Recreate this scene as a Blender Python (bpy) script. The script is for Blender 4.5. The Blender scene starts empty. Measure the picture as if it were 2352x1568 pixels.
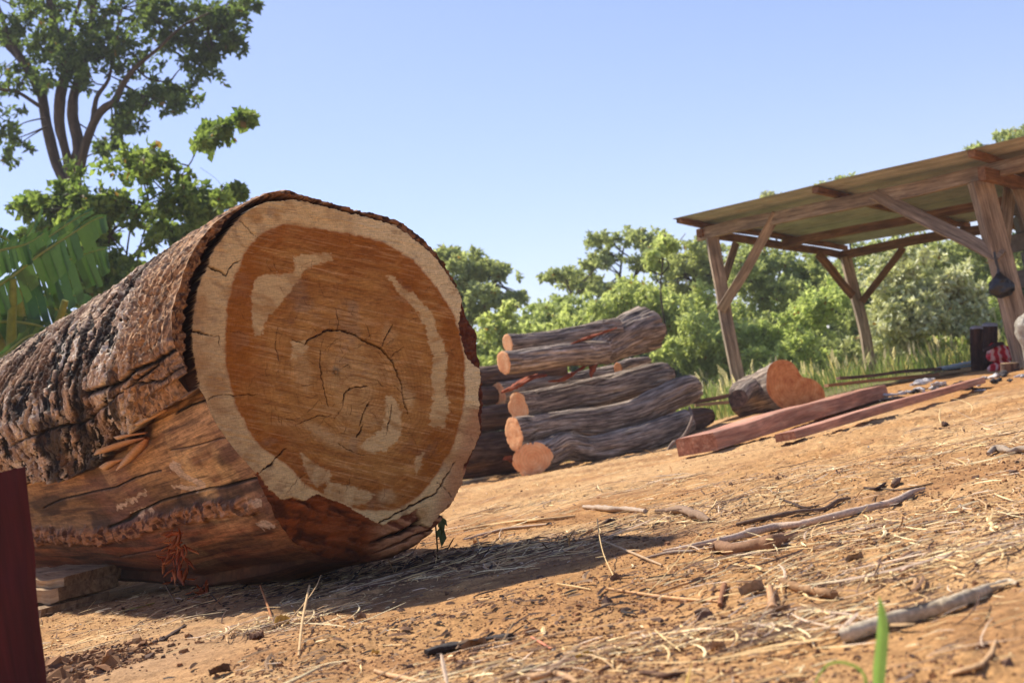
import bpy, math, random
import numpy as np
from mathutils import Vector
R = np.random.default_rng(7)
random.seed(7)
SC = bpy.context.scene
COL = SC.collection
# ---------------------------------------------------------------- camera
F = 3145.0; ROLL = math.radians(11.0); PITCH = math.atan(215 / F)
cr, sr = math.cos(ROLL), math.sin(ROLL)
Fw = np.array([0, math.cos(PITCH), math.sin(PITCH)])
R0 = np.array([1., 0, 0]); U0 = np.array([0, -math.sin(PITCH), math.cos(PITCH)])
Rc = cr * R0 - sr * U0; Uc = sr * R0 + cr * U0
CAM = np.array([0, 0, 0.36])
cam = bpy.data.cameras.new('camera'); camo = bpy.data.objects.new('camera', cam); COL.objects.link(camo)
from mathutils import Matrix
M4 = Matrix(((Rc[0], Uc[0], -Fw[0], CAM[0]), (Rc[1], Uc[1], -Fw[1], CAM[1]), (Rc[2], Uc[2], -Fw[2], CAM[2]), (0, 0, 0, 1)))
camo.matrix_world = M4
cam.sensor_width = 22.3; cam.lens = F / 2352 * 22.3
cam.clip_start = 0.05; cam.clip_end = 3000
cam.dof.use_dof = True; cam.dof.focus_distance = 4.25; cam.dof.aperture_fstop = 4.0
SC.camera = camo
# ---------------------------------------------------------------- light
SUN_EL = math.radians(50.5); SH = np.array([0.66, -0.751])          # horizontal direction shadows fall
world = bpy.data.worlds.new('World'); SC.world = world; world.use_nodes = True
wn = world.node_tree; bg = wn.nodes['Background']
sky = wn.nodes.new('ShaderNodeTexSky'); sky.sky_type = 'NISHITA'; sky.sun_disc = False
sky.sun_elevation = SUN_EL; sky.air_density = 1.0; sky.dust_density = 0.5; sky.ozone_density = 4.0
sky.sun_rotation = math.atan2(-SH[0], -SH[1])
tint = wn.nodes.new('ShaderNodeMix'); tint.data_type = 'RGBA'; tint.blend_type = 'MULTIPLY'; tint.inputs[0].default_value = 1; tint.inputs[7].default_value = (1.12, 0.96, 1.04, 1)
wn.links.new(sky.outputs[0], tint.inputs[6]); wn.links.new(tint.outputs[2], bg.inputs[0]); bg.inputs[1].default_value = 0.095
sl = bpy.data.lights.new('sun', 'SUN'); sl.energy = 4.4; sl.angle = math.radians(1.4); sl.color = (1, 0.93, 0.82)
so = bpy.data.objects.new('sun', sl); COL.objects.link(so)
sd = Vector((SH[0] * math.cos(SUN_EL), SH[1] * math.cos(SUN_EL), -math.sin(SUN_EL)))
so.rotation_euler = sd.to_track_quat('-Z', 'Y').to_euler(); so.location = (-5, 8, 10)
SC.view_settings.view_transform = 'Standard'; SC.view_settings.look = 'None'
SC.view_settings.exposure = 0.78; SC.view_settings.gamma = 1
SC.render.engine = 'CYCLES'; SC.cycles.use_denoising = True
SC.cycles.max_bounces = 8; SC.cycles.transparent_max_bounces = 8; SC.cycles.sample_clamp_indirect = 8
# ---------------------------------------------------------------- pixel geometry (photo seen 2352 x 1568)
def ray(x, y):
    x = np.asarray(x, float); y = np.asarray(y, float)
    return Fw + ((x - 1176) / F)[..., None] * Rc - ((y - 784) / F)[..., None] * Uc
def P(x, y, Z):
    return CAM + ray(x, y) * np.asarray(Z, float)[..., None]
def proj(p):
    q = np.asarray(p) - CAM
    z = q @ Fw
    return 1176 + F * (q @ Rc) / z, 784 - F * (q @ Uc) / z, z
def Zof(y, h=0.0):                                               # forward metres -> camera depth helper
    return y
# ---------------------------------------------------------------- noise
def _h(ix, iy, iz, s):
    h = (ix.astype(np.int64) * 374761393 + iy.astype(np.int64) * 668265263 + iz.astype(np.int64) * 1274126177 + s * 974634777) & 0xffffffff
    h = ((h ^ (h >> 13)) * 1274126177) & 0xffffffff
    h = ((h ^ (h >> 16)) * 2246822519) & 0xffffffff
    return ((h ^ (h >> 15)) & 0xffffff) / float(0xffffff)
def vn(p, s=0):
    f = np.floor(p); t = p - f; t = t * t * t * (t * (t * 6 - 15) + 10); i = f.astype(np.int64)
    x, y, z = i[..., 0], i[..., 1], i[..., 2]; a, b, c = t[..., 0], t[..., 1], t[..., 2]
    def L(u, v, w): return u + (v - u) * w
    return 2 * L(L(L(_h(x, y, z, s), _h(x + 1, y, z, s), a), L(_h(x, y + 1, z, s), _h(x + 1, y + 1, z, s), a), b),
                 L(L(_h(x, y, z + 1, s), _h(x + 1, y, z + 1, s), a), L(_h(x, y + 1, z + 1, s), _h(x + 1, y + 1, z + 1, s), a), b), c) - 1
def fbm(p, o=4, s=0, g=0.5):
    r = 0; a = 1; n = 0
    for k in range(o):
        r = r + a * vn(p * 2.03 ** k + 17.3 * k, s + k); n += a; a *= g
    return r / n * 1.4
def ridged(p, o=4, s=0):
    r = 0; a = 1; n = 0
    for k in range(o):
        r = r + a * (1 - np.abs(vn(p * 2.1 ** k + 9.1 * k, s + k)) * 2); n += a; a *= 0.5
    return r / n
def v3(x, y, z=0):
    x = np.asarray(x, float)
    return np.stack([x, np.broadcast_to(y, x.shape), np.broadcast_to(z, x.shape)], -1).astype(float)
def worley(p, s=0):                                             # 2-d cells: distance to nearest, cell random
    f = np.floor(p[..., :2]).astype(np.int64); best = np.full(f.shape[:-1], 9.0); cid = np.zeros(f.shape[:-1]); b2 = best.copy()
    zz = np.zeros(f.shape[:-1], np.int64)
    for dx in (-1, 0, 1):
        for dy in (-1, 0, 1):
            cx, cy = f[..., 0] + dx, f[..., 1] + dy
            qx = cx + _h(cx, cy, zz, s); qy = cy + _h(cx, cy, zz, s + 5)
            d = np.hypot(p[..., 0] - qx, p[..., 1] - qy); r = _h(cx, cy, zz, s + 9)
            m = d < best; b2 = np.where(m, best, np.minimum(b2, d)); cid = np.where(m, r, cid); best = np.where(m, d, best)
    return best, cid, b2 - best
def sst(x, a, b):
    t = np.clip((x - a) / (b - a), 0, 1); return t * t * (3 - 2 * t)
def mixc(a, b, t):
    t = np.asarray(t)[..., None]; return np.asarray(a) * (1 - t) + np.asarray(b) * t
def srgb(*c):
    c = np.array(c, float) / 255; return np.where(c <= 0.04045, c / 12.92, ((c + 0.055) / 1.055) ** 2.4)
def inpoly(x, y, poly):
    poly = np.asarray(poly, float); r = np.zeros(x.shape, bool); n = len(poly)
    for i in range(n):
        x1, y1 = poly[i]; x2, y2 = poly[(i + 1) % n]
        if y1 == y2: continue
        c = ((y1 > y) != (y2 > y)) & (x < (x2 - x1) * (y - y1) / (y2 - y1) + x1)
        r ^= c
    return r
def dline(x, y, pts, closed=False):                             # distance to polyline and position 0..1 along it
    pts = np.asarray(pts, float)
    if closed: pts = np.vstack([pts, pts[:1]])
    best = np.full(x.shape, 1e9); tt = np.zeros(x.shape); n = len(pts) - 1
    for i in range(n):
        a, b = pts[i], pts[i + 1]; d = b - a; L2 = max(d @ d, 1e-9)
        t = np.clip(((x - a[0]) * d[0] + (y - a[1]) * d[1]) / L2, 0, 1)
        q = np.hypot(x - a[0] - t * d[0], y - a[1] - t * d[1]); m = q < best
        best = np.where(m, q, best); tt = np.where(m, (i + t) / n, tt)
    return best, tt
def sdpoly(x, y, poly):                                         # + inside
    d, _ = dline(x, y, poly, True); return np.where(inpoly(x, y, poly), d, -d)
# ---------------------------------------------------------------- objects
def mesh(name, V, Fc, mat, parent=None, col=None, smooth=True, suv=None, tri=False):
    V = np.ascontiguousarray(V, np.float32); Fc = np.asarray(Fc, np.int32)
    k = Fc.shape[1]; me = bpy.data.meshes.new(name)
    me.vertices.add(len(V)); me.vertices.foreach_set('co', V.ravel())
    me.loops.add(Fc.size); me.loops.foreach_set('vertex_index', Fc.ravel())
    me.polygons.add(len(Fc)); me.polygons.foreach_set('loop_start', np.arange(0, Fc.size, k, dtype=np.int32))
    me.polygons.foreach_set('loop_total', np.full(len(Fc), k, np.int32))
    me.polygons.foreach_set('use_smooth', np.full(len(Fc), smooth))
    if col is not None:
        c = np.ones((len(V), 4), np.float32); c[:, :3] = col
        at = me.color_attributes.new('Col', 'FLOAT_COLOR', 'POINT'); at.data.foreach_set('color', c.ravel())
    if suv is not None:
        at = me.attributes.new('suv', 'FLOAT_VECTOR', 'POINT'); at.data.foreach_set('vector', np.ascontiguousarray(suv, np.float32).ravel())
    me.update(calc_edges=True); me.validate(clean_customdata=False)
    me.materials.append(mat)
    o = bpy.data.objects.new(name, me); COL.objects.link(o)
    if parent is not None: o.parent = parent
    return o
def tag(o, label=None, cat=None, group=None, kind=None):
    if label: o['label'] = label
    if cat: o['category'] = cat
    if group: o['group'] = group
    if kind: o['kind'] = kind
    return o
def empty(name, label=None, cat=None, group=None):
    o = bpy.data.objects.new(name, None); COL.objects.link(o); return tag(o, label, cat, group)
def gridf(n, m, wrap=False):                                    # n rows, m columns
    i = np.arange(n - 1)[:, None]; j = np.arange(m if wrap else m - 1)[None]
    a = i * m + j; b = i * m + (j + 1) % m
    return np.stack([a, b, b + m, a + m], -1).reshape(-1, 4)
class MB:
    def __init__(s): s.V = []; s.F = []; s.C = []; s.S = []; s.n = 0
    def add(s, V, Fc, c=None, suv=None):
        V = np.asarray(V, float); s.V.append(V); s.F.append(np.asarray(Fc) + s.n); s.n += len(V)
        s.C.append(np.broadcast_to(np.array([.5, .5, .5]) if c is None else c, V.shape)); s.S.append(V if suv is None else suv)
    def build(s, name, mat, parent=None, smooth=True):
        return mesh(name, np.vstack(s.V), np.vstack(s.F), mat, parent, np.vstack(s.C), smooth, np.vstack(s.S))
def frames(pts):
    pts = np.asarray(pts, float); T = np.gradient(pts, axis=0); T /= np.linalg.norm(T, axis=1)[:, None] + 1e-12
    up = np.array([0, 0, 1.]) if abs(T[0][2]) < 0.8 else np.array([1., 0, 0])
    N = np.zeros_like(T); B = np.zeros_like(T)
    n = np.cross(T[0], up); n /= np.linalg.norm(n)
    for i in range(len(T)):
        n = n - T[i] * (n @ T[i]); n /= np.linalg.norm(n); N[i] = n; B[i] = np.cross(T[i], n)
    return T, N, B
def spline(pts, r, n):
    pts = np.asarray(pts, float); r = np.broadcast_to(np.asarray(r, float), (len(pts),)); k = len(pts)
    if k == 2:
        t = np.linspace(0, 1, n); return pts[0] + (pts[1] - pts[0]) * t[:, None], r[0] + (r[1] - r[0]) * t
    q = np.vstack([2 * pts[0] - pts[1], pts, 2 * pts[-1] - pts[-2]]); t = np.linspace(0, k - 1 - 1e-6, n); i = t.astype(int); u = (t - i)[:, None]
    a, b, c, d = q[i], q[i + 1], q[i + 2], q[i + 3]
    o = .5 * (2 * b + (c - a) * u + (2 * a - 5 * b + 4 * c - d) * u ** 2 + (3 * b - a - 3 * c + d) * u ** 3)
    return o, np.interp(t, np.arange(k), r)
def tube(pts, r, seg=10, n=None, lump=0.0, lf=6.0, seed=0, n0=None, n1=None, flat=1.0, caps=True, groove=0.0, gf=2.2):
    """tapered tube; returns V, quads, suv, cap rings"""
    n = n or max(4, 3 * len(pts)); c, rr = spline(pts, r, n); T, N, B = frames(c)
    th = np.linspace(0, 2 * math.pi, seg, endpoint=False); L = np.concatenate([[0], np.cumsum(np.linalg.norm(np.diff(c, axis=0), axis=1))])
    dirs = N[:, None] * np.cos(th)[None, :, None] + B[:, None] * np.sin(th)[None, :, None] * flat
    rad = rr[:, None] * np.ones(seg)[None]
    rm = rr.mean()
    suv = np.stack([np.broadcast_to(L[:, None], rad.shape), np.cos(th)[None] * rad, np.sin(th)[None] * rad], -1)
    if lump:
        rad = rad * (1 + lump * fbm(suv / rm * np.array([.3, 1, 1]) * lf / 6 + seed * 3.1, 3, seed))
    if groove:
        rad = rad * (1 - groove * np.clip(ridged(suv / rm * np.array([.22 * gf / 2.2, gf, gf]) + seed, 2, seed + 3), 0, 1) ** 3)
    V = c[:, None] + dirs * rad[..., None]
    for (nn, row, ax) in ((n0, 0, T[0]), (n1, -1, T[-1])):
        if nn is not None:
            nn = np.asarray(nn, float); d = -((V[row] - c[row]) @ nn) / (ax @ nn); w = V[row] + ax * d[:, None]
            V[row] = w
            if row == 0:                                        # keep later rings behind the slanted cut
                for k in range(1, n // 2):
                    dd = (V[k] - V[0]) @ ax; m = dd < 0.004 * k; V[k][m] += ax * (0.004 * k - dd[m])[:, None]
    return V, gridf(n, seg, True), suv, c
def add_tube(mb, pts, r, seg=10, col=None, caps=True, **k):
    V, Q, S, c = tube(pts, r, seg, **k); n = V.shape[0]
    mb.add(V.reshape(-1, 3), Q, col, S.reshape(-1, 3))
    if caps:
        for row in (0, -1):
            ring = V[row]; ce = ring.mean(0); m = seg
            vv = np.vstack([ring, (ring + ce) / 2, ce[None]])
            q = [[j, (j + 1) % m, m + (j + 1) % m, m + j] for j in range(m)] + [[m + j, m + (j + 1) % m, 2 * m, 2 * m] for j in range(m)]
            q = np.array(q)
            if row == 0: q = q[:, ::-1]
            # degenerate quads avoided: split centre fan as quads over pairs
            q = np.array([x for x in q if len(set(x)) == 4] + [[m + j, m + (j + 1) % m, m + (j + 2) % m, 2 * m] for j in range(0, m, 2)])
            s = S[row]; mb.add(vv, q, col, np.vstack([s, s * .5, s[:1] * 0 + s.mean(0)]))
def box(a, b, w, h, up=(0, 0, 1), jit=0.0, seed=0, sub=10):
    """sawn timber between two points, slightly irregular"""
    a = np.asarray(a, float); b = np.asarray(b, float); T = b - a; L = np.linalg.norm(T); T /= L
    n = np.cross(T, up); n /= np.linalg.norm(n); u = np.cross(n, T)
    t = np.linspace(0, 1, sub); e = 0.06
    prof = np.array([(-1 + e, -1), (1 - e, -1), (1, -1 + e), (1, 1 - e), (1 - e, 1), (-1 + e, 1), (-1, 1 - e), (-1, -1 + e)])
    c = a + T * (t * L)[:, None]
    wob = fbm(np.stack([t * L * 1.2, t * 0 + seed, t * 0], -1), 2, seed) * jit
    wo2 = fbm(np.stack([t * L * 1.2, t * 0 + seed + 5, t * 0], -1), 2, seed + 1) * jit
    c = c + n * wob[:, None] + u * wo2[:, None]
    V = c[:, None] + n * (prof[:, 0] * w / 2)[None, :, None] + u * (prof[:, 1] * h / 2)[None, :, None]
    suv = np.stack([np.broadcast_to((t * L)[:, None], (sub, 8)), np.broadcast_to(prof[:, 0] * w / 2, (sub, 8)) + seed, np.broadcast_to(prof[:, 1] * h / 2, (sub, 8))], -1)
    V = V.reshape(-1, 3); Q = list(gridf(sub, 8, True)); o = (sub - 1) * 8
    for k in (0, o):
        q = [[k + 7, k + 0, k + 1, k + 2], [k + 7, k + 2, k + 3, k + 6], [k + 6, k + 3, k + 4, k + 5]]
        Q += [x[::-1] for x in q] if k == 0 else q
    Q = np.array(Q)
    # separate cap vertices keep sharp ends
    return V, Q, suv.reshape(-1, 3)
def timber(name, a, b, w, h, mat, parent=None, **k):
    V, Q, S = box(a, b, w, h, **k); return mesh(name, V, Q, mat, parent, None, False, S)
# ---------------------------------------------------------------- materials
def newmat(name):
    m = bpy.data.materials.new(name); m.use_nodes = True; nt = m.node_tree; b = nt.nodes['Principled BSDF']
    b.inputs['Specular IOR Level'].default_value = 0.2
    return m, nt, b
def N(nt, t, **k):
    n = nt.nodes.new(t)
    for a, v in k.items():
        if a in n.inputs: n.inputs[a].default_value = v
        else: setattr(n, a, v)
    return n
def ramp(nt, fac, stops):
    n = nt.nodes.new('ShaderNodeValToRGB'); e = n.color_ramp.elements
    while len(e) < len(stops): e.new(0.5)
    for i, (p, c) in enumerate(stops): e[i].position = p; e[i].color = (*c, 1)
    nt.links.new(fac, n.inputs[0]); return n.outputs[0]
def coords(nt, kind, scale=(1, 1, 1)):
    mp = nt.nodes.new('ShaderNodeMapping'); mp.inputs['Scale'].default_value = scale
    if kind in ('suv', 'Col'):
        a = nt.nodes.new('ShaderNodeAttribute'); a.attribute_name = kind; nt.links.new(a.outputs['Vector'], mp.inputs[0])
    else:
        a = nt.nodes.new('ShaderNodeTexCoord'); nt.links.new(a.outputs[kind], mp.inputs[0])
    return mp.outputs[0]
def noise(nt, vec, scale, detail=5, rough=0.6, dist=0.0):
    n = nt.nodes.new('ShaderNodeTexNoise'); n.inputs['Scale'].default_value = scale; n.inputs['Detail'].default_value = detail
    n.inputs['Roughness'].default_value = rough; n.inputs['Distortion'].default_value = dist; nt.links.new(vec, n.inputs['Vector']); return n.outputs['Fac']
def mul(nt, a, b, f=1.0, mode='MULTIPLY'):
    n = nt.nodes.new('ShaderNodeMix'); n.data_type = 'RGBA'; n.blend_type = mode; n.inputs[0].default_value = f
    for i, v in ((6, a), (7, b)):
        if hasattr(v, 'links'): nt.links.new(v, n.inputs[i])
        else: n.inputs[i].default_value = (*v, 1)
    return n.outputs[2]
def bump(nt, b, h, strength, dist, prev=None):
    n = nt.nodes.new('ShaderNodeBump'); n.inputs['Strength'].default_value = strength; n.inputs['Distance'].default_value = dist
    nt.links.new(h, n.inputs['Height'])
    if prev is not None: nt.links.new(prev, n.inputs['Normal'])
    nt.links.new(n.outputs[0], b.inputs['Normal']); return n.outputs[0]
def fibre_mat(name, stops, kind='suv', stretch=0.15, scale=30, bmp=0.6, bd=0.004, rough=0.85, usecol=False, patch=None):
    m, nt, b = newmat(name)
    v = coords(nt, kind, (stretch, 1, 1)); f = noise(nt, v, scale, 6, 0.65, 0.4); c = ramp(nt, f, stops)
    big = noise(nt, coords(nt, kind, (0.5, 1, 1)), scale * 0.15, 3, 0.6)
    c = mul(nt, c, ramp(nt, big, [(0.3, (0.55, 0.55, 0.57)), (0.7, (1.15, 1.12, 1.08))]))
    if patch:
        pn = noise(nt, coords(nt, kind, (0.6, 1, 1)), patch[1], 4, 0.6)
        mk = nt.nodes.new('ShaderNodeMix'); mk.data_type = 'RGBA'
        nt.links.new(ramp(nt, pn, [(patch[2], (0, 0, 0)), (patch[2] + 0.06, (1, 1, 1))]), mk.inputs[0]); nt.links.new(c, mk.inputs[6]); mk.inputs[7].default_value = (*patch[0], 1); c = mk.outputs[2]
    if usecol:
        a = nt.nodes.new('ShaderNodeAttribute'); a.attribute_name = 'Col'; c = mul(nt, a.outputs['Color'], c)
    nt.links.new(c, b.inputs['Base Color']); b.inputs['Roughness'].default_value = rough
    bump(nt, b, f, bmp, bd); return m
def crisp(mat, stretch, scale, lo, hi, amt, bd=.002, rot=0.0):
    """fine fibre on top of an existing material, along the part's own grain"""
    nt = mat.node_tree; b = nt.nodes['Principled BSDF']; src = b.inputs['Base Color'].links[0].from_socket
    v = coords(nt, 'suv', stretch); v.node.inputs['Rotation'].default_value = (0, 0, rot); f = noise(nt, v, scale, 6, .7, .3)
    c = mul(nt, src, ramp(nt, f, [(lo, (1 - amt,) * 3), (hi, (1 + amt * .45,) * 3)])); nt.links.new(c, b.inputs['Base Color'])
    pn = b.inputs['Normal'].links[0].from_socket if b.inputs['Normal'].links else None; bump(nt, b, f, .6, bd, pn)
def col_mat(name, rough=0.85, ns=60, var=0.35, bmp=0.3, bd=0.003, transl=0.0, kind='Object', spec=0.2, stretch=(1, 1, 1)):
    m, nt, b = newmat(name); a = nt.nodes.new('ShaderNodeAttribute'); a.attribute_name = 'Col'
    f = noise(nt, coords(nt, kind, stretch), ns, 5, 0.65)
    c = mul(nt, a.outputs['Color'], ramp(nt, f, [(0.3, (1 - var,) * 3), (0.7, (1 + var * .6,) * 3)]))
    nt.links.new(c, b.inputs['Base Color']); b.inputs['Roughness'].default_value = rough; b.inputs['Specular IOR Level'].default_value = spec
    if bmp: bump(nt, b, f, bmp, bd)
    if transl:
        t = nt.nodes.new('ShaderNodeBsdfTranslucent'); tc = mul(nt, c, (1.05, 1.05, 0.72)); nt.links.new(tc, t.inputs[0])
        mx = nt.nodes.new('ShaderNodeMixShader'); mx.inputs[0].default_value = transl
        nt.links.new(b.outputs[0], mx.inputs[1]); nt.links.new(t.outputs[0], mx.inputs[2])
        nt.links.new(mx.outputs[0], nt.nodes['Material Output'].inputs[0])
    return m
# ================================================================ GROUND
def gbase(x, y):
    S = sst(x, 0.8, 2.4) * (0.13 * sst(y, 10.3, 14) + 0.07 * sst(y, 14, 21))
    return S - 0.02 * sst(-x, 0.5, 4) * sst(y, 2, 6)
def gz(x, y, fine=True):
    x = np.asarray(x, float); y = np.asarray(y, float)
    z = gbase(x, y) + 0.022 * fbm(v3(x * 1.1, y * 0.9, 3), 3, 11) * sst(np.hypot(x, y), 0.5, 1.5)
    z = z + 0.010 * fbm(v3(x * 5, y * 5, 1), 2, 31)
    sm = sst(fbm(v3(x * 1.3 + 4, y * 1.3, 0), 2, 41), -0.15, 0.5)            # smooth and crumbly patches
    sm = sm * (1 - 0.9 * np.exp(-(((x + 1.05) / .35) ** 2 + ((y - 3.3) / .7) ** 2)))
    z = z + (0.002 + 0.010 * sm) * fbm(v3(x * 22, y * 22, 2), 3, 51, .6)
    if fine:
        near = np.hypot(x, y) < 9
        if near.any():
            xx, yy, s = x[near], y[near], sm[near]
            w, c, _ = worley(v3(xx * 55, yy * 55), 3); w2, c2, _ = worley(v3(xx * 130, yy * 130), 8)
            add = (0.0095 * np.clip(0.5 - w, 0, 1) ** .7 * (c > .55) * (0.15 + s) + 0.002 * np.clip(.5 - w2, 0, 1) * (c2 > .4) * (.4 + s))
            z = z.copy(); z[near] += add
    return z
def G(px, py, lift=0.0):
    """where the sight line through a photo point meets the ground"""
    d = ray(px, py); out = None; z = np.zeros(np.shape(px))
    for _ in range(12):
        t = (z - CAM[2]) / np.minimum(d[..., 2], -0.004); p = CAM + d * t[..., None]; z = 0.5 * z + .5 * (gz(p[..., 0], p[..., 1], False) + lift)
    t = (z - CAM[2]) / np.minimum(d[..., 2], -0.004)
    return CAM + d * t[..., None]
def mk_ground():
    th = np.radians(np.unique(np.concatenate([np.linspace(-25, 25, 700), np.linspace(-180, 180, 121)[:-1]])))
    r = [0.0, 0.3, 0.5, 0.7, 0.9, 1.1]
    while r[-1] < 22: r.append(r[-1] * 1.0032)
    while r[-1] < 220: r.append(r[-1] * 1.06)
    r = np.array(r[1:]); RR, TT = np.meshgrid(r, th, indexing='ij'); x = RR * np.sin(TT); y = RR * np.cos(TT)
    z = gz(x, y)
    V = np.stack([x, y, z], -1).reshape(-1, 3); n, m = RR.shape
    Q = gridf(n, m, True)[:, ::-1]
    V = np.vstack([V, [[0, 0, float(gz(np.array([0.]), np.array([0.]))[0])]]]); c = len(V) - 1
    Q = np.vstack([Q, [[c, (j + 1) % m, j, (j - 1) % m] for j in range(0, m - 1, 2)]])
    # soil colour: paler compacted sheets, redder loose soil, dark litter with painted-in shade beside the log, grassy soil beyond the yard
    x, y = V[:, 0], V[:, 1]
    A = np.array([.45, .245, .095]); B = np.array([.54, .34, .16]); C = np.array([.28, .13, .052])
    t1 = sst(fbm(v3(x * .9, y * .9, 7), 4, 61), -.4, .5); t2 = sst(fbm(v3(x * 3.1, y * 3.1, 9), 4, 71), .0, .6)
    col = mixc(A, B, t1); col = mixc(col, C, .5 * t2)
    w, cc, _ = worley(v3(x * 60, y * 60), 3); col = col * (0.84 + .3 * cc[:, None])
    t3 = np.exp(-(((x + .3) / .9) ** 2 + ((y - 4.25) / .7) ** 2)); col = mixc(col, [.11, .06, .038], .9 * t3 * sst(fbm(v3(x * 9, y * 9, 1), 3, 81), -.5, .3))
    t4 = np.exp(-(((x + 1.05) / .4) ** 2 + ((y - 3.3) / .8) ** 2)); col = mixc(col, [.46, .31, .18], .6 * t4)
    far = sst(y + .9 * fbm(v3(x * .5, y * .5, 5), 2, 91), 14, 16) * (1 - sst(x, 4.8, 6.5) * (y < 19))
    far = np.maximum(far, sst(-x, 3.5, 6) * sst(y, 4, 8)); col = mixc(col, [.16, .16, .06], far)
    m, nt, b = newmat('soil')
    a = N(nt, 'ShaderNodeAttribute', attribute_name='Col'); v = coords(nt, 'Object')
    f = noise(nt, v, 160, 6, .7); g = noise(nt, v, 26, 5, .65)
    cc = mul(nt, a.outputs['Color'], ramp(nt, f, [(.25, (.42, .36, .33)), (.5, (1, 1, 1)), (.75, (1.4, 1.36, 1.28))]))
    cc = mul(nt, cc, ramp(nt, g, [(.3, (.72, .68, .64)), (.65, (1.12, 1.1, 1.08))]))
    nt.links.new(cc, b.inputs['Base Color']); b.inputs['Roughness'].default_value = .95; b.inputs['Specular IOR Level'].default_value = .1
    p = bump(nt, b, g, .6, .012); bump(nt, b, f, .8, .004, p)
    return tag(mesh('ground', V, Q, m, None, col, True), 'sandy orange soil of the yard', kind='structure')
mk_ground()
# ================================================================ THE BIG LOG
Z2 = lambda pts: [(367.5 + .5625 * a, 404.25 + .5625 * b) for a, b in pts]       # traced in an enlargement
PC = P(np.array(772.), np.array(854.), np.array(4.32))
AX = math.radians(36); AA = np.array([-math.sin(AX), math.cos(AX), 0.0]); TT_ = np.array([math.cos(AX), math.sin(AX), 0.0]); UP = np.array([0, 0, 1.])
def to_uv(pts):                                                  # photo point -> metres on the sawn plane
    pts = np.asarray(pts, float); d = ray(pts[:, 0], pts[:, 1]); t = ((PC - CAM) @ AA) / (d @ AA); q = CAM + d * t[:, None] - PC
    return np.stack([q @ TT_, q @ UP], -1)
HULL = Z2([(1325,900),(1320,800),(1305,720),(1300,640),(1262,580),(1245,520),(1215,450),(1150,340),(1110,290),(1060,245),(990,190),(900,158),(800,140),(700,110),(590,80),(530,58),(450,66),(385,95),(300,140),(225,190),(165,262),(115,345),(84,445),(60,515),(47,565),(55,680),(92,740),(110,800),(158,862),(185,905),(215,985),(270,1068),(350,1165),(405,1225),(452,1310),(530,1400),(620,1465),(720,1515),(820,1545),(930,1553),(1030,1530),(1105,1470),(1160,1400),(1200,1330),(1245,1230),(1290,1115),(1322,1045),(1324,960)])
WOOD = Z2([(330,163),(400,118),(460,101),(530,96),(600,106),(680,128),(760,148),(830,163),(900,183),(960,203),(1010,238),(1070,283),(1130,340),(1180,410),(1215,460),(1233,500),(1228,560),(1218,620),(1240,690),(1250,730),(1270,765),(1305,785),(1310,830),(1298,880),(1306,940),(1298,990),(1312,1040),(1285,1110),(1240,1180),(1235,1250),(1200,1325),(1150,1372),(1105,1430),(1070,1425),(1050,1360),(1020,1378),(910,1423),(840,1392),(760,1345),(690,1315),(640,1298),(590,1325),(540,1310),(500,1322),(440,1270),(405,1218),(350,1162),(270,1066),(213,985),(183,903),(150,800),(133,700),(131,640),(140,560),(150,490),(168,420),(195,370),(202,335),(240,270),(290,210)])
HEART = Z2([(345,320),(400,250),(450,215),(510,198),(600,210),(700,225),(800,240),(900,265),(970,300),(1040,350),(1100,420),(1150,490),(1200,570),(1222,640),(1238,740),(1243,850),(1238,950),(1213,1040),(1180,1130),(1120,1230),(1060,1305),(980,1350),(880,1368),(780,1350),(720,1310),(650,1290),(590,1255),(540,1200),(480,1150),(400,1090),(350,1020),(310,930),(285,850),(270,760),(268,660),(275,550),(295,450)])
PALE = [([(540,325),(600,320),(690,320),(698,345),(640,360),(590,380),(560,430),(510,490),(470,540),(430,590),(410,650),(385,640),(370,580),(370,500),(385,430),(400,410),(440,400),(540,400),(552,370)], 1),
 ([(925,405),(960,410),(1000,460),(1060,510),(1110,555),(1130,620),(1160,690),(1170,760),(1160,830),(1175,900),(1172,980),(1160,1030),(1100,1015),(1105,950),(1115,880),(1110,800),(1120,740),(1095,680),(1085,620),(1060,560),(1010,510),(960,450)], 1),
 ([(535,680),(590,675),(605,700),(580,740),(540,745)], .9), ([(545,745),(600,750),(620,820),(600,870),(560,840)], .35),
 ([(920,890),(950,900),(985,960),(990,1020),(970,1080),(920,1120),(860,1125),(810,1095),(860,1070),(905,1030),(925,970)], 1),
 ([(600,1005),(680,1040),(770,1085),(780,1110),(720,1110),(640,1070)], .5), ([(565,1130),(600,1150),(700,1210),(690,1240),(640,1268),(590,1200)], .8),
 ([(690,1250),(800,1268),(870,1295),(850,1325),(780,1345),(690,1322),(660,1300)], .9), ([(890,1290),(950,1290),(962,1318),(900,1325)], .6),
 ([(1040,1150),(1078,1125),(1062,1185),(1040,1210)], .8), ([(985,860),(1035,890),(1025,940),(995,920)], .6), ([(925,600),(965,640),(940,680),(905,660)], .3)]
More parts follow.
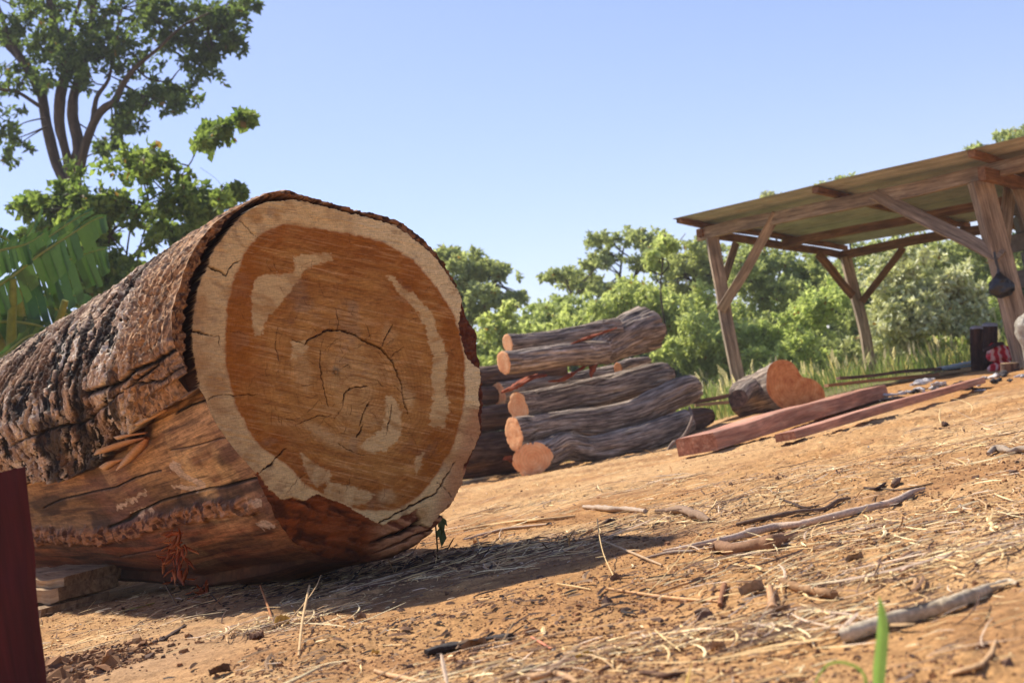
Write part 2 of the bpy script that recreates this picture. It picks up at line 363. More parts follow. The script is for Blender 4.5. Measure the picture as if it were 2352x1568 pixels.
CR = [([(590,690),(600,670),(640,655),(670,630),(735,625),(790,645),(850,680),(900,705),(940,745),(965,790),(985,850),(995,910),(1010,970)], 4.2), ([(540,670),(565,675),(590,690)], 2), ([(655,705),(655,780),(665,860),(685,940)], 2.4),
 ([(480,620),(472,700),(485,755)], 1.6), ([(905,695),(925,650),(950,605)], 2.2), ([(725,620),(728,590),(718,540)], 1.5), ([(745,935),(755,885),(780,865),(850,858)], 2.8), ([(855,925),(830,970),(815,1020)], 2.8), ([(830,1015),(805,1065)], 2.6),
 ([(945,930),(940,990),(920,1055)], 2.2), ([(740,790),(770,770),(780,785)], 1.5), ([(570,1010),(640,980),(700,975)], 1.6), ([(195,368),(240,388),(272,405)], 6), ([(272,405),(290,375),(300,360),(330,340)], 2.4), ([(132,632),(160,636),(195,650)], 5), ([(195,650),(240,655),(245,690)], 1.6),
 ([(185,915),(240,893),(300,895),(400,890)], 1.8), ([(405,1215),(450,1180),(475,1150),(515,1110)], 3.4), ([(330,185),(370,230),(400,255)], 1.8), ([(270,630),(330,640),(350,650)], 1.4), ([(1240,690),(1255,730),(1290,770)], 3), ([(870,1430),(980,1370),(1040,1340),(1130,1290),(1200,1170)], 4), ([(1040,1370),(1060,1420),(1100,1440)], 8), ([(1130,1250),(1180,1290),(1200,1320)], 2), ([(500,1320),(560,1240),(600,1210)], 1.2), ([(940,740),(990,700)], 1.3), ([(990,910),(1060,905)], 1.2), ([(720,1090),(800,1130),(840,1145)], 1.6), ([(840,600),(860,660)], 1.1), ([(480,990),(560,1000)], 1.4)]
Hu = to_uv(HULL); Huo = Hu - 0
ang = np.arctan2(Huo[:, 1], Huo[:, 0]); rad_ = np.hypot(Huo[:, 0], Huo[:, 1]); o_ = np.argsort(ang)
def hullr(th):
    a = ang[o_]; r = rad_[o_]; a = np.concatenate([a[-3:] - 2 * math.pi, a, a[:3] + 2 * math.pi]); r = np.concatenate([r[-3:], r, r[:3]])
    x = (np.asarray(th) + math.pi) % (2 * math.pi) - math.pi
    return (np.interp(x - .012, a, r) + np.interp(x, a, r) + np.interp(x + .012, a, r)) / 3
big_log = empty('log', 'huge sawn log with a broad orange end grain and torn dark bark in the foreground', 'log')
vtop = Hu[:, 1].max(); zb0 = Hu[:, 1].min(); zoff = PC[2]
def zbot(s): return (zoff + zb0 - .06) * np.exp(-np.asarray(s, float) / .5) + np.interp(s, [0, .5, 1.2, 2.2, 3.35, 5, 7], [0.06, .03, 0.0, .08, .17, .24, .3])
def warp(u, v, s):                                              # section plane (u, v) at distance s along the log -> world
    kv = (zoff + vtop - zbot(s)) / (vtop - zb0) * 1.0; kv = kv * 1.0
    v2 = vtop - (vtop - v) * kv - np.interp(s, [0, 4, 7], [0, .07, .1]); u2 = u * np.interp(s, [0, .4, 1, 4, 7], [1, .97, .955, .9, .86])
    return PC + u2[..., None] * TT_ + v2[..., None] * UP + np.asarray(s)[..., None] * AA
s0k = (zoff + vtop - 0.06) / (vtop - zb0)
def mk_cut():
    nt_, nr = 1150, 330; th = np.linspace(-math.pi, math.pi, nt_, endpoint=False); f = np.concatenate([[0.01], np.linspace(0.02, 1, nr) ** .8])
    hr = hullr(th); u = f[:, None] * (hr * np.cos(th))[None]; v = f[:, None] * (hr * np.sin(th))[None]
    p = PC + u[..., None] * TT_ + v[..., None] * UP
    X, Y, _ = proj(p); X = (X - 367.5) / .5625; Y = (Y - 404.25) / .5625          # back in tracing units
    inv = lambda L: [((a - 367.5) / .5625, (b - 404.25) / .5625) for a, b in L]
    q = v3(X * .01, Y * .01, 0)
    wx = 9 * fbm(q * 1.7, 3, 3); wy = 9 * fbm(q * 1.7 + 50, 3, 4); jx = 3 * fbm(q * 9, 3, 5); jy = 3 * fbm(q * 9 + 9, 3, 6)
    Wd = inv(WOOD); Hd = inv(HEART)
    dw = sdpoly(X + jx * 1.5, Y + jy * 1.5, Wd); dh = sdpoly(X + wx * .6 + jx, Y + wy * .6 + jy, Hd)
    px, py = X - 800, Y - 880; rr = np.hypot(px, py); an = np.arctan2(py, px)
    # ring coordinate: 0 at pith, 1 at heartwood edge
    tr = rr / (rr + np.maximum(dh, 0) * 1.0 + 1e-6); tr = np.where(dh > 0, tr, 1.0)
    rayn = fbm(v3(np.cos(an) * 14, np.sin(an) * 14, rr * .006), 4, 21)             # radial streaks
    dirn = fbm(v3((X + .28 * Y) * .004, (Y - .28 * X) * .045, 0), 4, 22)           # chain-saw bands
    dir2 = fbm(v3((X - .9 * Y) * .006, (Y + .9 * X) * .07, 3), 3, 23)
    ring = np.sin(tr * 95 + 2.5 * fbm(q * .9, 2, 24)) * .5 + np.sin(tr * 41 + 1.7) * .5
    blot = fbm(q * .9 + 3, 4, 25); spk = fbm(v3(X * .16, Y * .16, 0), 2, 26)
    o1 = srgb(196, 136, 70); o2 = srgb(170, 100, 32); o3 = srgb(212, 164, 104); dk = srgb(120, 62, 26)
    heart = mixc(o1, o2, sst(tr + .25 * blot + .1 * dirn, .55, .95)); heart = mixc(heart, o3, sst(-tr + .35 * blot + .2 * dirn, -.55, -.1) * .75)
    heart = mixc(heart, dk, np.clip(.10 + .22 * dirn + .16 * rayn + .10 * ring, 0, .6)); heart = mixc(heart, srgb(216, 146, 80), np.clip(.35 * dir2 + .1 * ring, 0, .4))
    heart = mixc(heart, srgb(150, 122, 100), np.clip(sst(blot, .35, .8) * .4, 0, .5))
    s1 = fbm(v3((X + .22 * Y) * .010, (Y - .22 * X) * .16, 5), 3, 121); s2 = fbm(v3((X + .10 * Y) * .02, (Y - .10 * X) * .30, 9), 3, 122)
    heart = mixc(heart, srgb(112, 58, 26), .34 * sst(s1, .22, .7)); heart = mixc(heart, srgb(96, 52, 28), .4 * sst(s2 + .3 * blot, .4, .85)); heart = mixc(heart, srgb(236, 184, 128), .35 * sst(-s1, .25, .7))
    zone = sst(fbm(q * .55 + 90, 3, 123), -.1, .5); heart = mixc(heart, srgb(160, 92, 40), .35 * zone)
    rg2 = np.sin(tr * 190 + 5 * fbm(q * .9, 2, 24) + .6 * spk); heart = mixc(heart, srgb(120, 70, 28), .26 * sst(rg2, .4, 1) * sst(fbm(q * 1.4 + 70, 2, 124), -.4, .3)); rg3 = np.sin(tr * 24 + 3 * fbm(q * .6, 2, 24)); heart = mixc(heart, srgb(150, 88, 28), .28 * sst(rg3, 0, 1))
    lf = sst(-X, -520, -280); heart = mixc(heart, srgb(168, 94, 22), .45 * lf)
    sap = mixc(srgb(228, 188, 134), srgb(196, 148, 94), sst(fbm(q * 1.3 + 8, 3, 27) + .4 * rayn, -.2, .8))
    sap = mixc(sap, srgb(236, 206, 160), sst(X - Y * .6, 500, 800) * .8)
    sap = mixc(sap, srgb(150, 110, 74), np.clip(sst(.35 * s1 + 1.0 * rayn, .3, .9) * .6, 0, 1)); sap = mixc(sap, srgb(120, 100, 90), 0.35 * sst(fbm(q * 2.2 + 30, 3, 28), .5, .9))
    pore = worley(v3(X * .13, Y * .2), 41); sap = mixc(sap, srgb(130, 88, 56), .6 * (pore[1] > .72) * sst(-pore[0], -.28, -.1))
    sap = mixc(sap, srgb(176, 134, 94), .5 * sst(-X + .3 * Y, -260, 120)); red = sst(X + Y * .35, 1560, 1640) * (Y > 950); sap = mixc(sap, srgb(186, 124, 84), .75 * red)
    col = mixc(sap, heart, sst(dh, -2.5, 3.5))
    edge = np.exp(-(dh / 5.) ** 2); col = mixc(col, srgb(168, 96, 40), .5 * edge)
    for poly, s in PALE:
        d = sdpoly(X + wx * .8 + jx * 2, Y + wy * .8 + jy * 2, poly); e = 6 if s > .7 else 22
        col = mixc(col, mixc(srgb(226, 190, 138), srgb(196, 152, 100), sst(dirn * .6 + rayn * .7 + .4 * blot, -.3, .7)), .78 * s * np.clip(sst(d + 3 * s1 + 3 * s2, -e, e * .5), 0, 1))
    col = col * np.array([1.0, 1.06, 1.0])
    dep = np.zeros_like(X)
    dep += .0014 * s1 + .0008 * s2 + .0012 * dirn + .0006 * dir2 + .0004 * rayn + .0005 * spk + .002 * blot
    rs = np.random.default_rng(3)
    cracks = list(CR)
    for k in range(120):                                        # short drying checks along the rays
        a = rs.uniform(0, 2 * math.pi); r0 = rs.uniform(60, 520); L = rs.uniform(15, 70) * (1 if rs.random() < .8 else 1.6); w = rs.uniform(.5, 1.0)
        x0, y0 = 800 + r0 * math.cos(a), 800 + r0 * math.sin(a) * 1.05; b = a + rs.normal(0, .25) + (math.pi / 2 if rs.random() < .25 else 0)
        cracks.append(([(x0, y0), (x0 + L / 2 * math.cos(b), y0 + L / 2 * math.sin(b)), (x0 + L * math.cos(b + .2), y0 + L * math.sin(b + .2))], w))
    Xj = X + 5 * fbm(q * 5, 3, 33); Yj = Y + 5 * fbm(q * 5 + 7, 3, 34)
    for pts, w in cracks:
        a_ = np.array(pts); m = (X > a_[:, 0].min() - 25) & (X < a_[:, 0].max() + 25) & (Y > a_[:, 1].min() - 25) & (Y < a_[:, 1].max() + 25)
        if not m.any(): continue
        d, t = dline(Xj[m], Yj[m], pts); ww = w * (.35 + .65 * np.sin(np.clip(t, .03, .97) * math.pi) ** .5) * (0.75 + .5 * fbm(q[m] * 12, 2, 35))
        k = sst(ww * 1.0 - d, -1.1, .8); cm = col[m]; inten = np.clip(.45 + w * .25, 0, 1)
        col[m] = mixc(cm, srgb(60, 30, 14), k * inten); dm = dep[m]; dep[m] = np.maximum(dm, k * min(.02, .004 * w))
    # outside the sawn wood: bark rim above, torn wood below
    out = dw < 0; lo = (Y > 1180) & (X > 395) & (X < 1320)
    gapw = np.interp(an, [-math.pi, -2.9, -2.2, -1.75, -1.3, 0, .5, 2.9, math.pi], [30, 42, 34, 14, 5, 3, 4, 8, 22])
    side = (X < 430) & (Y > 862)
    gap = out & ~lo & ~side & (-dw < gapw * (.9 + .3 * fbm(q * 4, 2, 44)))
    rim = out & ~lo & ~gap & ~side
    bk = mixc(srgb(150, 104, 66), srgb(82, 52, 34), sst(fbm(q * 6, 4, 45), -.3, .5)); bk = mixc(bk, srgb(190, 140, 90), .7 * sst(fbm(q * 14, 2, 46), .1, .6) * (X < 700))
    bk = mixc(bk, srgb(104, 50, 32), .8 * ((X > 1180) & (Y > 480)))
    col = np.where(rim[..., None], bk, col); col = np.where(gap[..., None], srgb(58, 34, 22), col)
    dep = np.where(rim, .004 + .010 * fbm(q * 7, 4, 47) + .012 * sst(X, 1150, 1200) * (Y > 500), dep)
    gm = sst(np.minimum(-dw, gapw + dw + 6), 0, 5)
    dep = np.where(gap, np.maximum(.004, .09 * gm * np.clip(gapw / 22, .12, 1)), dep)
    # torn lower part, falling back under the cut
    ed = np.maximum(-dw, 0); torn = out & lo; slab = torn & (X > 860 + .4 * (Y - 1400))
    fib = fbm(v3((X + 1.9 * Y) * .006, (Y - .35 * X) * .05, 1), 4, 51)
    tc = mixc(srgb(156, 86, 44), srgb(92, 50, 30), sst(fib + .3 * blot, -.3, .6)); tc = mixc(tc, srgb(176, 92, 42), sst(fbm(q * 2.5, 3, 52) + .5 * fib, .3, .9) * .7)
    slabc = mixc(srgb(190, 134, 92), srgb(120, 66, 40), sst(fib + .4 * fbm(q * 9, 3, 53), -.2, .6))
    bandp = (Y + .45 * X + 10 * fbm(q * 3, 2, 54)) ; grv = np.exp(-(((bandp - 1893) / 7) ** 2)) + np.exp(-(((bandp - 1937) / 4) ** 2)) * .6 + np.exp(-(((bandp - 1990) / 16) ** 2)) * sst(X, 900, 960)
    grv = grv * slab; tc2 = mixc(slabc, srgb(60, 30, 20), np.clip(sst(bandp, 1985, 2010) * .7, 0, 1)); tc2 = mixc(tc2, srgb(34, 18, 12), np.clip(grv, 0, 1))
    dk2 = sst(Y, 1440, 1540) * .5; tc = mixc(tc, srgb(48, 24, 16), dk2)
    sl = sst(X - (860 + .4 * (Y - 1400)), -30, 60)
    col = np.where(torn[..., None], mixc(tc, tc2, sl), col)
    pxm = 1 / 1310.
    dt = (ed * pxm) * 1.15 + .012 * fib + .01 * fbm(q * 3, 3, 55) * sst(ed, 0, 30) + .01 * sst(ed, 0, 6)
    ds = .012 + (ed * pxm) * .25 + .05 * np.clip(grv, 0, 1) + .004 * fib + .03 * sst(bandp, 1975, 2000)
    dep = np.where(torn, dt * (1 - sl) + ds * sl, dep)
    V = warp(u, v, dep)
    # blend the outermost ring into the body section
    V = V + (UP * ((vtop - (vtop - v) * s0k) - v)[..., None]) * (0)
    c0 = V[0].mean(0); V = np.vstack([V.reshape(-1, 3), c0[None]]); cc = np.vstack([col.reshape(-1, 3), col[0].mean(0)[None]])
    Q = gridf(len(f), nt_, True)[:, ::-1]; c = len(V) - 1
    Q = np.vstack([Q, [[c, (j + 2) % nt_, j + 1, j] for j in range(0, nt_, 2)]])
    m = col_mat('end_grain', .8, 90, .10, .3, .0015); crisp(m, (.10, 1, 1), 260, .32, .68, .34, .0012, .16); crisp(m, (1, .12, 1), 420, .35, .7, .2, .0008, .1)
    uv = np.vstack([np.stack([u, v, u * 0], -1).reshape(-1, 3), [[0, 0, 0]]])
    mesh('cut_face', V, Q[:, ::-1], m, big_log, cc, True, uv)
    return th, dep[-1], p[-1]
cut_th, cut_dep, cut_ring = mk_cut()
Z3 = lambda pts: [(a * .4729, 826.9 + .4729 * b) for a, b in pts]
def mk_body():
    th = np.concatenate([np.linspace(math.radians(60), math.radians(255), 900, endpoint=False), np.linspace(math.radians(255), math.radians(420), 240, endpoint=False)])
    s = [0.0]
    while s[-1] < 2.4: s.append(s[-1] + .0034)
    while s[-1] < 6.2: s.append(s[-1] * 1.0045)
    s = np.array(s); S, T = np.meshgrid(s, th, indexing='ij')
    hr = hullr(th)[None] * np.ones_like(S)
    # section grows rounder away from the end
    cd = np.interp((T + math.pi) % (2 * math.pi) - math.pi, np.concatenate([cut_th, [math.pi]]), np.concatenate([cut_dep, cut_dep[:1]]))
    Se = S + np.clip(cd, 0, .3) * np.exp(-S / .25)
    u = hr * np.cos(T); v = hr * np.sin(T); base = warp(u, v, Se)
    nrm = np.cross(np.gradient(base, axis=1), np.gradient(base, axis=0)); nrm /= np.linalg.norm(nrm, axis=-1)[..., None] + 1e-12
    cen = warp(u * 0, v * 0, Se); flip = np.sign(((base - cen) * nrm).sum(-1).mean()); nrm *= flip
    X, Y, Zd = proj(base); vis = ((base - CAM) * nrm).sum(-1) < 0
    arc = T * .48
    q = v3(S, arc, 0)
    # bark limit, traced on the photo
    edge = Z3([(968,125),(940,165),(850,195),(760,262),(690,322),(640,370),(560,440),(470,510),(380,560),(300,590),(200,585),(130,600),(0,612),(-400,640)])
    ex = np.array(edge)[::-1]; ey = np.interp(X + 6 * fbm(q * 14, 3, 60), ex[:, 0], ex[:, 1]) + 4 * fbm(q * 20, 3, 61)
    left = (T > math.radians(110)) & (T < math.radians(262))
    bark = np.where(left, np.where(vis, Y < ey, T < math.radians(225)), (T > math.radians(330)) | (T < math.radians(262)) & (T < math.radians(111)))
    bark = np.where(T > math.radians(262), T > math.radians(300) + .1 * fbm(q * 3, 2, 62), bark)
    bf = bark.astype(float)
    for _ in range(2): bf = (bf + np.roll(bf, 1, 1) + np.roll(bf, -1, 1)) / 3
    # bark relief: plates running obliquely round the stem
    a_ = S + arc * .0; b_ = arc
    wa = .10 * fbm(q * 3, 2, 66); S_ = S + wa; b_ = arc + .06 * fbm(q * 4 + 9, 2, 65)
    du = (S_ * .84 - b_ * .54); dv = (S_ * .54 + b_ * .84)
    pq = v3(dv * 14 + .9 * fbm(q * 12, 2, 70), du * 44 + 1.2 * fbm(q * 14, 2, 69), 0); pq2 = v3(dv * 34, du * 90, 4); ter = fbm(v3(dv * 13 + 3, du * 34, 8) + .7 * fbm(q * 26, 2, 68)[..., None], 3, 67)
    pl = ridged(pq, 3, 71); pl2 = fbm(pq2, 4, 72, .6); lump = fbm(q * 5, 3, 73); fin = fbm(q * 90, 3, 74, .6)
    wl, wc, wb = worley(np.stack([dv * 16 + .6 * pl2, du * 34 + .8 * lump, S * 0], -1), 75)
    plate = sst(wb, .02, .25)
    lines = np.zeros_like(S)
    for pts, w in ((Z3([(920,10),(820,90),(700,100),(560,200),(430,300),(250,330),(60,420)]), 2.5), ([(448,765),(425,790),(385,815),(330,842),(300,870),(215,900)], 5), ([(350,800),(370,830),(330,870)], 3)):
        d, t = dline(X + 5 * lump, Y + 4 * pl2, pts); lines = np.maximum(lines, sst(w - d, -3, 3) * vis)
    h = .006 * (pl - .5) + .006 * pl2 + .008 * lump + .0075 * (sst(ter, -.12, .0) + sst(ter, .18, .28)) + .003 * plate + .0016 * fin - .022 * lines
    fl = np.exp(-S / .18); h = h * (1 - .7 * fl) + .004 * fl * fbm(q * 40, 3, 76)
    thick = .036 * (0.75 + .25 * sst(S, .0, .6))
    wn_ = fbm(v3(S * 1.2, arc * 14, 2), 4, 77)
    hw = .004 * wn_ + .006 * fbm(q * 3, 3, 78)
    low = Z3([(150,870),(350,880),(450,885),(560,865),(640,835),(760,800),(830,785),(900,770),(1100,725),(1260,700)])
    dl, _ = dline(X, Y, low); rdg = sst(26 - dl + 8 * fbm(q * 16, 3, 79), 0, 14) * vis * sst(S, .05, .2)
    hw += rdg * (.012 + .016 * fbm(q * 30, 4, 80))
    crk = np.zeros_like(S)
    for pts, w in (([(180,745),(260,705),(400,670),(520,645),(620,600),(740,565)], 2), ([(490,830),(620,780),(760,715),(900,675),(1000,640),(1260,568),(1290,540)], 3), ([(840,262),(910,225),(1000,195)], 2.2), ([(800,455),(900,430),(1100,375)], 1.2), ([(560,990),(700,960),(850,930)], 1.5)):
        d, t = dline(X + 3 * fbm(q * 12, 2, 81), Y, Z3(pts)); crk = np.maximum(crk, sst(w - d, -1.2, 1.2) * vis)
    hw -= .012 * crk
    e0 = sst(S, 0, .03)
    bare0 = ((T > math.radians(182)) & (T < math.radians(300)))
    disp = bf * h * e0 + (1 - bf) * (hw * e0 - thick * sst(S, 0, np.where(bare0, .9, .05)) * left)
    # keep the section continuous with the cut below the bark (bare wood already traced there)
    bare0 = ((T > math.radians(182)) & (T < math.radians(300)))
    disp += bf * left * (thick * (1 - sst(S, .1, 1.1)) * sst(S, 0, .03) * sst(T, math.radians(150), math.radians(175)))
    V = base + nrm * disp[..., None]
    # colours
    D = srgb(30, 25, 22); M_ = srgb(100, 82, 66); Lc = srgb(208, 178, 148); W = srgb(242, 224, 200)
    hh = (pl - .45) * .5 + pl2 * .7 + .95 * (sst(ter, -.12, .05) + sst(ter, .18, .3) - .9) + .35 * fin
    tone = fbm(q * 2.1 + 5, 3, 82)
    cb = mixc(D, M_, sst(hh, -.5, .25)); cb = mixc(cb, Lc, sst(hh + .55 * tone, .12, .45)); cb = mixc(cb, W, .85 * sst(fbm(pq * 1.3 + 40, 3, 83) + .6 * tone + .5 * pl2, .22, .5))
    cb = mixc(cb, srgb(34, 30, 30), .88 * sst(fbm(v3(dv * 4, du * 9, 2), 3, 84) - .06 * S, .1, .4)); cb = mixc(cb, srgb(120, 84, 58), .5 * sst(fbm(q * 7, 3, 85), .1, .6))
    tan = sst(.5 - S + .25 * tone + .2 * pl2, .05, .35) * (T < math.radians(190)); cb = mixc(cb, mixc(srgb(196, 148, 102), srgb(96, 64, 42), sst(fin + pl2, -.2, .8)), .85 * tan)
    cb = mixc(cb, srgb(22, 17, 15), np.clip(lines, 0, 1)); cb = mixc(cb, srgb(26, 18, 14), sst(h, -.008, -.02))
    wn2 = fbm(v3(S * 2, arc * 40, 2), 4, 86); bl = fbm(q * 4 + 2, 4, 87)
    cw = mixc(srgb(196, 152, 104), srgb(138, 98, 64), sst(wn2 + .5 * bl, -.3, .6)); cw = mixc(cw, srgb(216, 178, 124), .8 * sst(bl, .1, .6)); cw = mixc(cw, srgb(64, 42, 34), .8 * sst(fbm(q * np.array([3, 8, 1]) + 21, 4, 88), .12, .5))
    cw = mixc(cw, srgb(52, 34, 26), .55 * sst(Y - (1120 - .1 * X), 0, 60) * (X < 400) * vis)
    cw = mixc(cw, mixc(cw, srgb(70, 48, 36), sst(fbm(v3(S * 5, arc * 90, 2), 3, 186), 0, .6)), .55); cw = mixc(cw, srgb(132, 92, 78), .5 * sst(fbm(q * 2.2 + 60, 2, 89), .2, .6))
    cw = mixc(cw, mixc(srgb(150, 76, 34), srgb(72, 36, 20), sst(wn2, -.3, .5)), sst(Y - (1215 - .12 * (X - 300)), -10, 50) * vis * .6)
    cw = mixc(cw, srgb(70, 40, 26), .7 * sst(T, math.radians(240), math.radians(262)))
    for pts, w in (([(810,545),(900,590),(960,620)], 11), ([(820,640),(880,650),(940,650)], 8), ([(540,740),(600,710),(660,670)], 6), ([(1000,715),(1130,745),(1260,690)], 13), ([(610,770),(700,760)], 6), ([(1250,790),(1320,800)], 8)):
        d, t = dline(X + 8 * fbm(q * 12, 3, 90), Y + 8 * fbm(q * 12 + 5, 3, 91), Z3(pts)); cw = mixc(cw, srgb(206, 182, 156), .85 * sst(w - d + 4 * fbm(q * 50, 2, 92), 0, 3) * vis)
    d, t = dline(X, Y, Z3([(1290,590),(1180,640),(1060,690),(900,730),(700,790)])); cw = mixc(cw, srgb(46, 30, 24), .7 * sst(18 - d + 8 * fbm(q * 9, 3, 93), 0, 10) * vis)
    cw = mixc(cw, mixc(srgb(176, 124, 84), srgb(84, 48, 32), sst(fbm(q * 40, 3, 94), -.3, .4)), rdg * .85)
    cw = mixc(cw, srgb(24, 14, 10), crk); d = np.abs(Y - ey) * vis + (~vis) * 99; cw = mixc(cw, srgb(54, 28, 18), .85 * sst(9 - d, 0, 9) * left)
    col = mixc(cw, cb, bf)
    ma = col_mat('bark', .9, 70, .35, .7, .006); mb_ = col_mat('bare_wood', .75, 60, .15, .3, .002); crisp(mb_, (.05, 1, 1), 150, .3, .66, .55, .002); crisp(mb_, (.4, 1, 1), 60, .42, .5, .22, .001); crisp(ma, (1, 1, 1), 130, .3, .65, .55, .004, .6)
    Q = gridf(len(s), len(th), True); fm = bark.ravel()[Q].mean(1) > .5
    for name, sel, mm in (('bark', fm, ma), ('stripped_wood', ~fm, mb_)):
        q_ = Q[sel]; us, inv = np.unique(q_, return_inverse=True)
        Qn = inv.reshape(q_.shape)
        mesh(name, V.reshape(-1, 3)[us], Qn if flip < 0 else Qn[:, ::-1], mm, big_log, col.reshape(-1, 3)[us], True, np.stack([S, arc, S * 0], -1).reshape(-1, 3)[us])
    return V, nrm, X, Y, vis
BV, BN, BX, BY, BVIS = mk_body()
def on_body(px, py, lift=0.0):
    """point of the log's side seen at a photo point"""
    out = []
    for a, b in zip(np.atleast_1d(px), np.atleast_1d(py)):
        d = (BX - a) ** 2 + (BY - b) ** 2 + np.where(BVIS, 0, 1e9); i = np.unravel_index(np.argmin(d), d.shape); out.append(BV[i] + BN[i] * lift)
    return np.array(out)
# far sawn end of the log
def far_end():
    ring = BV[-1]; c = ring.mean(0); m = len(ring); V = np.vstack([ring, (ring + c) / 2, c[None]])
    Q = [[j, (j + 1) % m, m + (j + 1) % m, m + j] for j in range(m)] + [[m + j, m + (j + 1) % m, m + (j + 2) % m, 2 * m] for j in range(0, m, 2)]
    mesh('back_end', V, Q, bpy.data.materials['end_grain'], big_log, np.tile(srgb(190, 130, 80), (len(V), 1)))
far_end()
SPL = col_mat('fibre', .7, 80, .3, .3, .002, .15)
def ribbon(mb, pts, w, c1, c2, twist=0.0, n=10, nrm=None, th=.0):
    c, ww = spline(pts, w, n); T, A, B = frames(c); ph = np.linspace(0, twist, n)[:, None]
    d = A * np.cos(ph) + B * np.sin(ph); e = np.cross(T, d); t = np.linspace(0, 1, n)
    V = np.stack([c + d * ww[:, None], c + e * (ww * .12 + th)[:, None], c - d * ww[:, None], c - e * (ww * .02 + th)[:, None]], 1)
    col = mixc(c1, c2, t)[:, None] * np.ones((1, 4, 1)); mb.add(V.reshape(-1, 3), gridf(n, 4, True), col.reshape(-1, 3))
rs = np.random.default_rng(11)
def splinters():
    C1 = srgb(226, 188, 146); C2 = srgb(196, 132, 92)
    for L, w in (([(713,372),(640,392),(560,420),(520,438)], .016), ([(720,378),(680,420),(610,490),(556,540)], .012), ([(610,480),(540,500),(492,532)], .012), ([(715,350),(660,345),(610,352)], .009), ([(850,205),(800,245),(740,270)], .006)):
        p = on_body(*np.array(Z3(L)).T, lift=.03); p[0] -= (CAM - p[0]) * 0; mb = MB(); ribbon(mb, p, (1.9 * np.array([w * .4, w, w * .8, w * .1]))[:len(p)], C2, C1, .5, 14, th=.003)
        mb.build('splinter', SPL, big_log)
    # curled torn fibres below the stripped side: two tufts
    for cx, cy, n, R_ in ((865, 930, 46, 80), (985, 1120, 26, 34)):
        mb = MB()
        for k in range(n):
            a = rs.normal(-2.0 if n > 60 else 2.0, .9); x0 = cx + rs.normal(0, R_ * .45); y0 = cy + rs.normal(0, R_ * .75)
            if n > 60: x0 = 870 + 45 * math.cos((y0 - 930) / 60) + rs.normal(0, 22) - (y0 - 930) * .18
            q = [(x0, y0)]
            for j in range(4):
                a += rs.normal(.12, .35); q.append((q[-1][0] + 17 * math.cos(a), q[-1][1] + 14 * math.sin(a) + 5))
            q = np.array(Z3(q)); lf = rs.uniform(.005, .07); base = on_body([q[0][0]], [min(q[0][1], 1315)], .01)[0]
            dep = (base - CAM) @ Fw - np.linspace(0.0, lf, 5); p = P(q[:, 0], q[:, 1], dep); p[:, 2] = np.maximum(p[:, 2], gz(p[:, 0], p[:, 1], False) + .004)
            w = rs.uniform(.003, .013); ribbon(mb, p, [w, w, w * .8, w * .6, w * .2], srgb(196, 92, 46), mixc(srgb(244, 160, 98), srgb(150, 72, 44), np.array(rs.random())), rs.uniform(0, 3), 12, th=.0006)
        mb.build('torn_fibres', SPL, big_log)
splinters()
# ================================================================ LOG PILE
Z4 = lambda pts: np.array([(973.9 + .39847 * a, 477.75 + .39847 * b) for a, b in pts])
BARKG = fibre_mat('grey_bark', [(.28, tuple(srgb(58, 50, 44))), (.45, tuple(srgb(132, 115, 100))), (.6, tuple(srgb(188, 171, 152))), (.75, tuple(srgb(220, 206, 186)))], scale=44, stretch=.07, bmp=1, bd=.012, patch=(tuple(srgb(206, 190, 176)), 7, .66))
crisp(BARKG, (.07, 1, 1), 75, .34, .56, .7, .01)
def mk_cutmat(name, c1, c2, c3):
    m, nt, b = newmat(name); v = coords(nt, 'suv')
    f = noise(nt, v, 14, 4, .6); w = N(nt, 'ShaderNodeTexWave'); w.wave_type = 'RINGS'; w.rings_direction = 'X'; w.inputs['Scale'].default_value = 11; w.inputs['Distortion'].default_value = 2.2; w.inputs['Detail'].default_value = 3; nt.links.new(v, w.inputs[0])
    c = ramp(nt, f, [(.3, c1), (.55, c2), (.75, c3)]); c = mul(nt, c, ramp(nt, w.outputs['Fac'], [(.2, (.95, .93, .91)), (.8, (1.03, 1.02, 1.01))]))
    nt.links.new(c, b.inputs['Base Color']); b.inputs['Roughness'].default_value = .8; bump(nt, b, f, .4, .003); return m
CUTM = mk_cutmat('fresh_cut', tuple(srgb(226, 152, 100)), tuple(srgb(240, 182, 130)), tuple(srgb(246, 204, 158)))
CUTO = mk_cutmat('orange_cut', tuple(srgb(184, 106, 58)), tuple(srgb(214, 144, 88)), tuple(srgb(226, 170, 116)))
def endcap(mb_name, ring, nrm, mat, parent, shape=0.0, seed=0):
    c = ring.mean(0); m = len(ring); k = 6; V = []; S = []
    nrm = np.asarray(nrm) / np.linalg.norm(nrm); a = ring[0] - c; a -= nrm * (a @ nrm); a /= np.linalg.norm(a); b = np.cross(nrm, a)
    for i in range(k):
        f = 1 - i / k; q = c + (ring - c) * f; q = q + nrm * (.006 if i else .001); V.append(q); S.append(np.stack([q @ a * 0, (q - c) @ a, (q - c) @ b], -1))
    V.append(c[None] + nrm * .006); S.append(np.zeros((1, 3))); V = np.vstack(V); S = np.vstack(S) + np.array([seed, 0, 0])
    Q = list(gridf(k, m, True)) + [[(k - 1) * m + j, (k - 1) * m + (j + 1) % m, (k - 1) * m + (j + 2) % m, k * m] for j in range(0, m, 2)]
    V[:, :] += nrm * (.003 * fbm(V * 14, 3, seed))[:, None]
    return mesh(mb_name, V, np.array(Q), mat, parent, None, False, S)
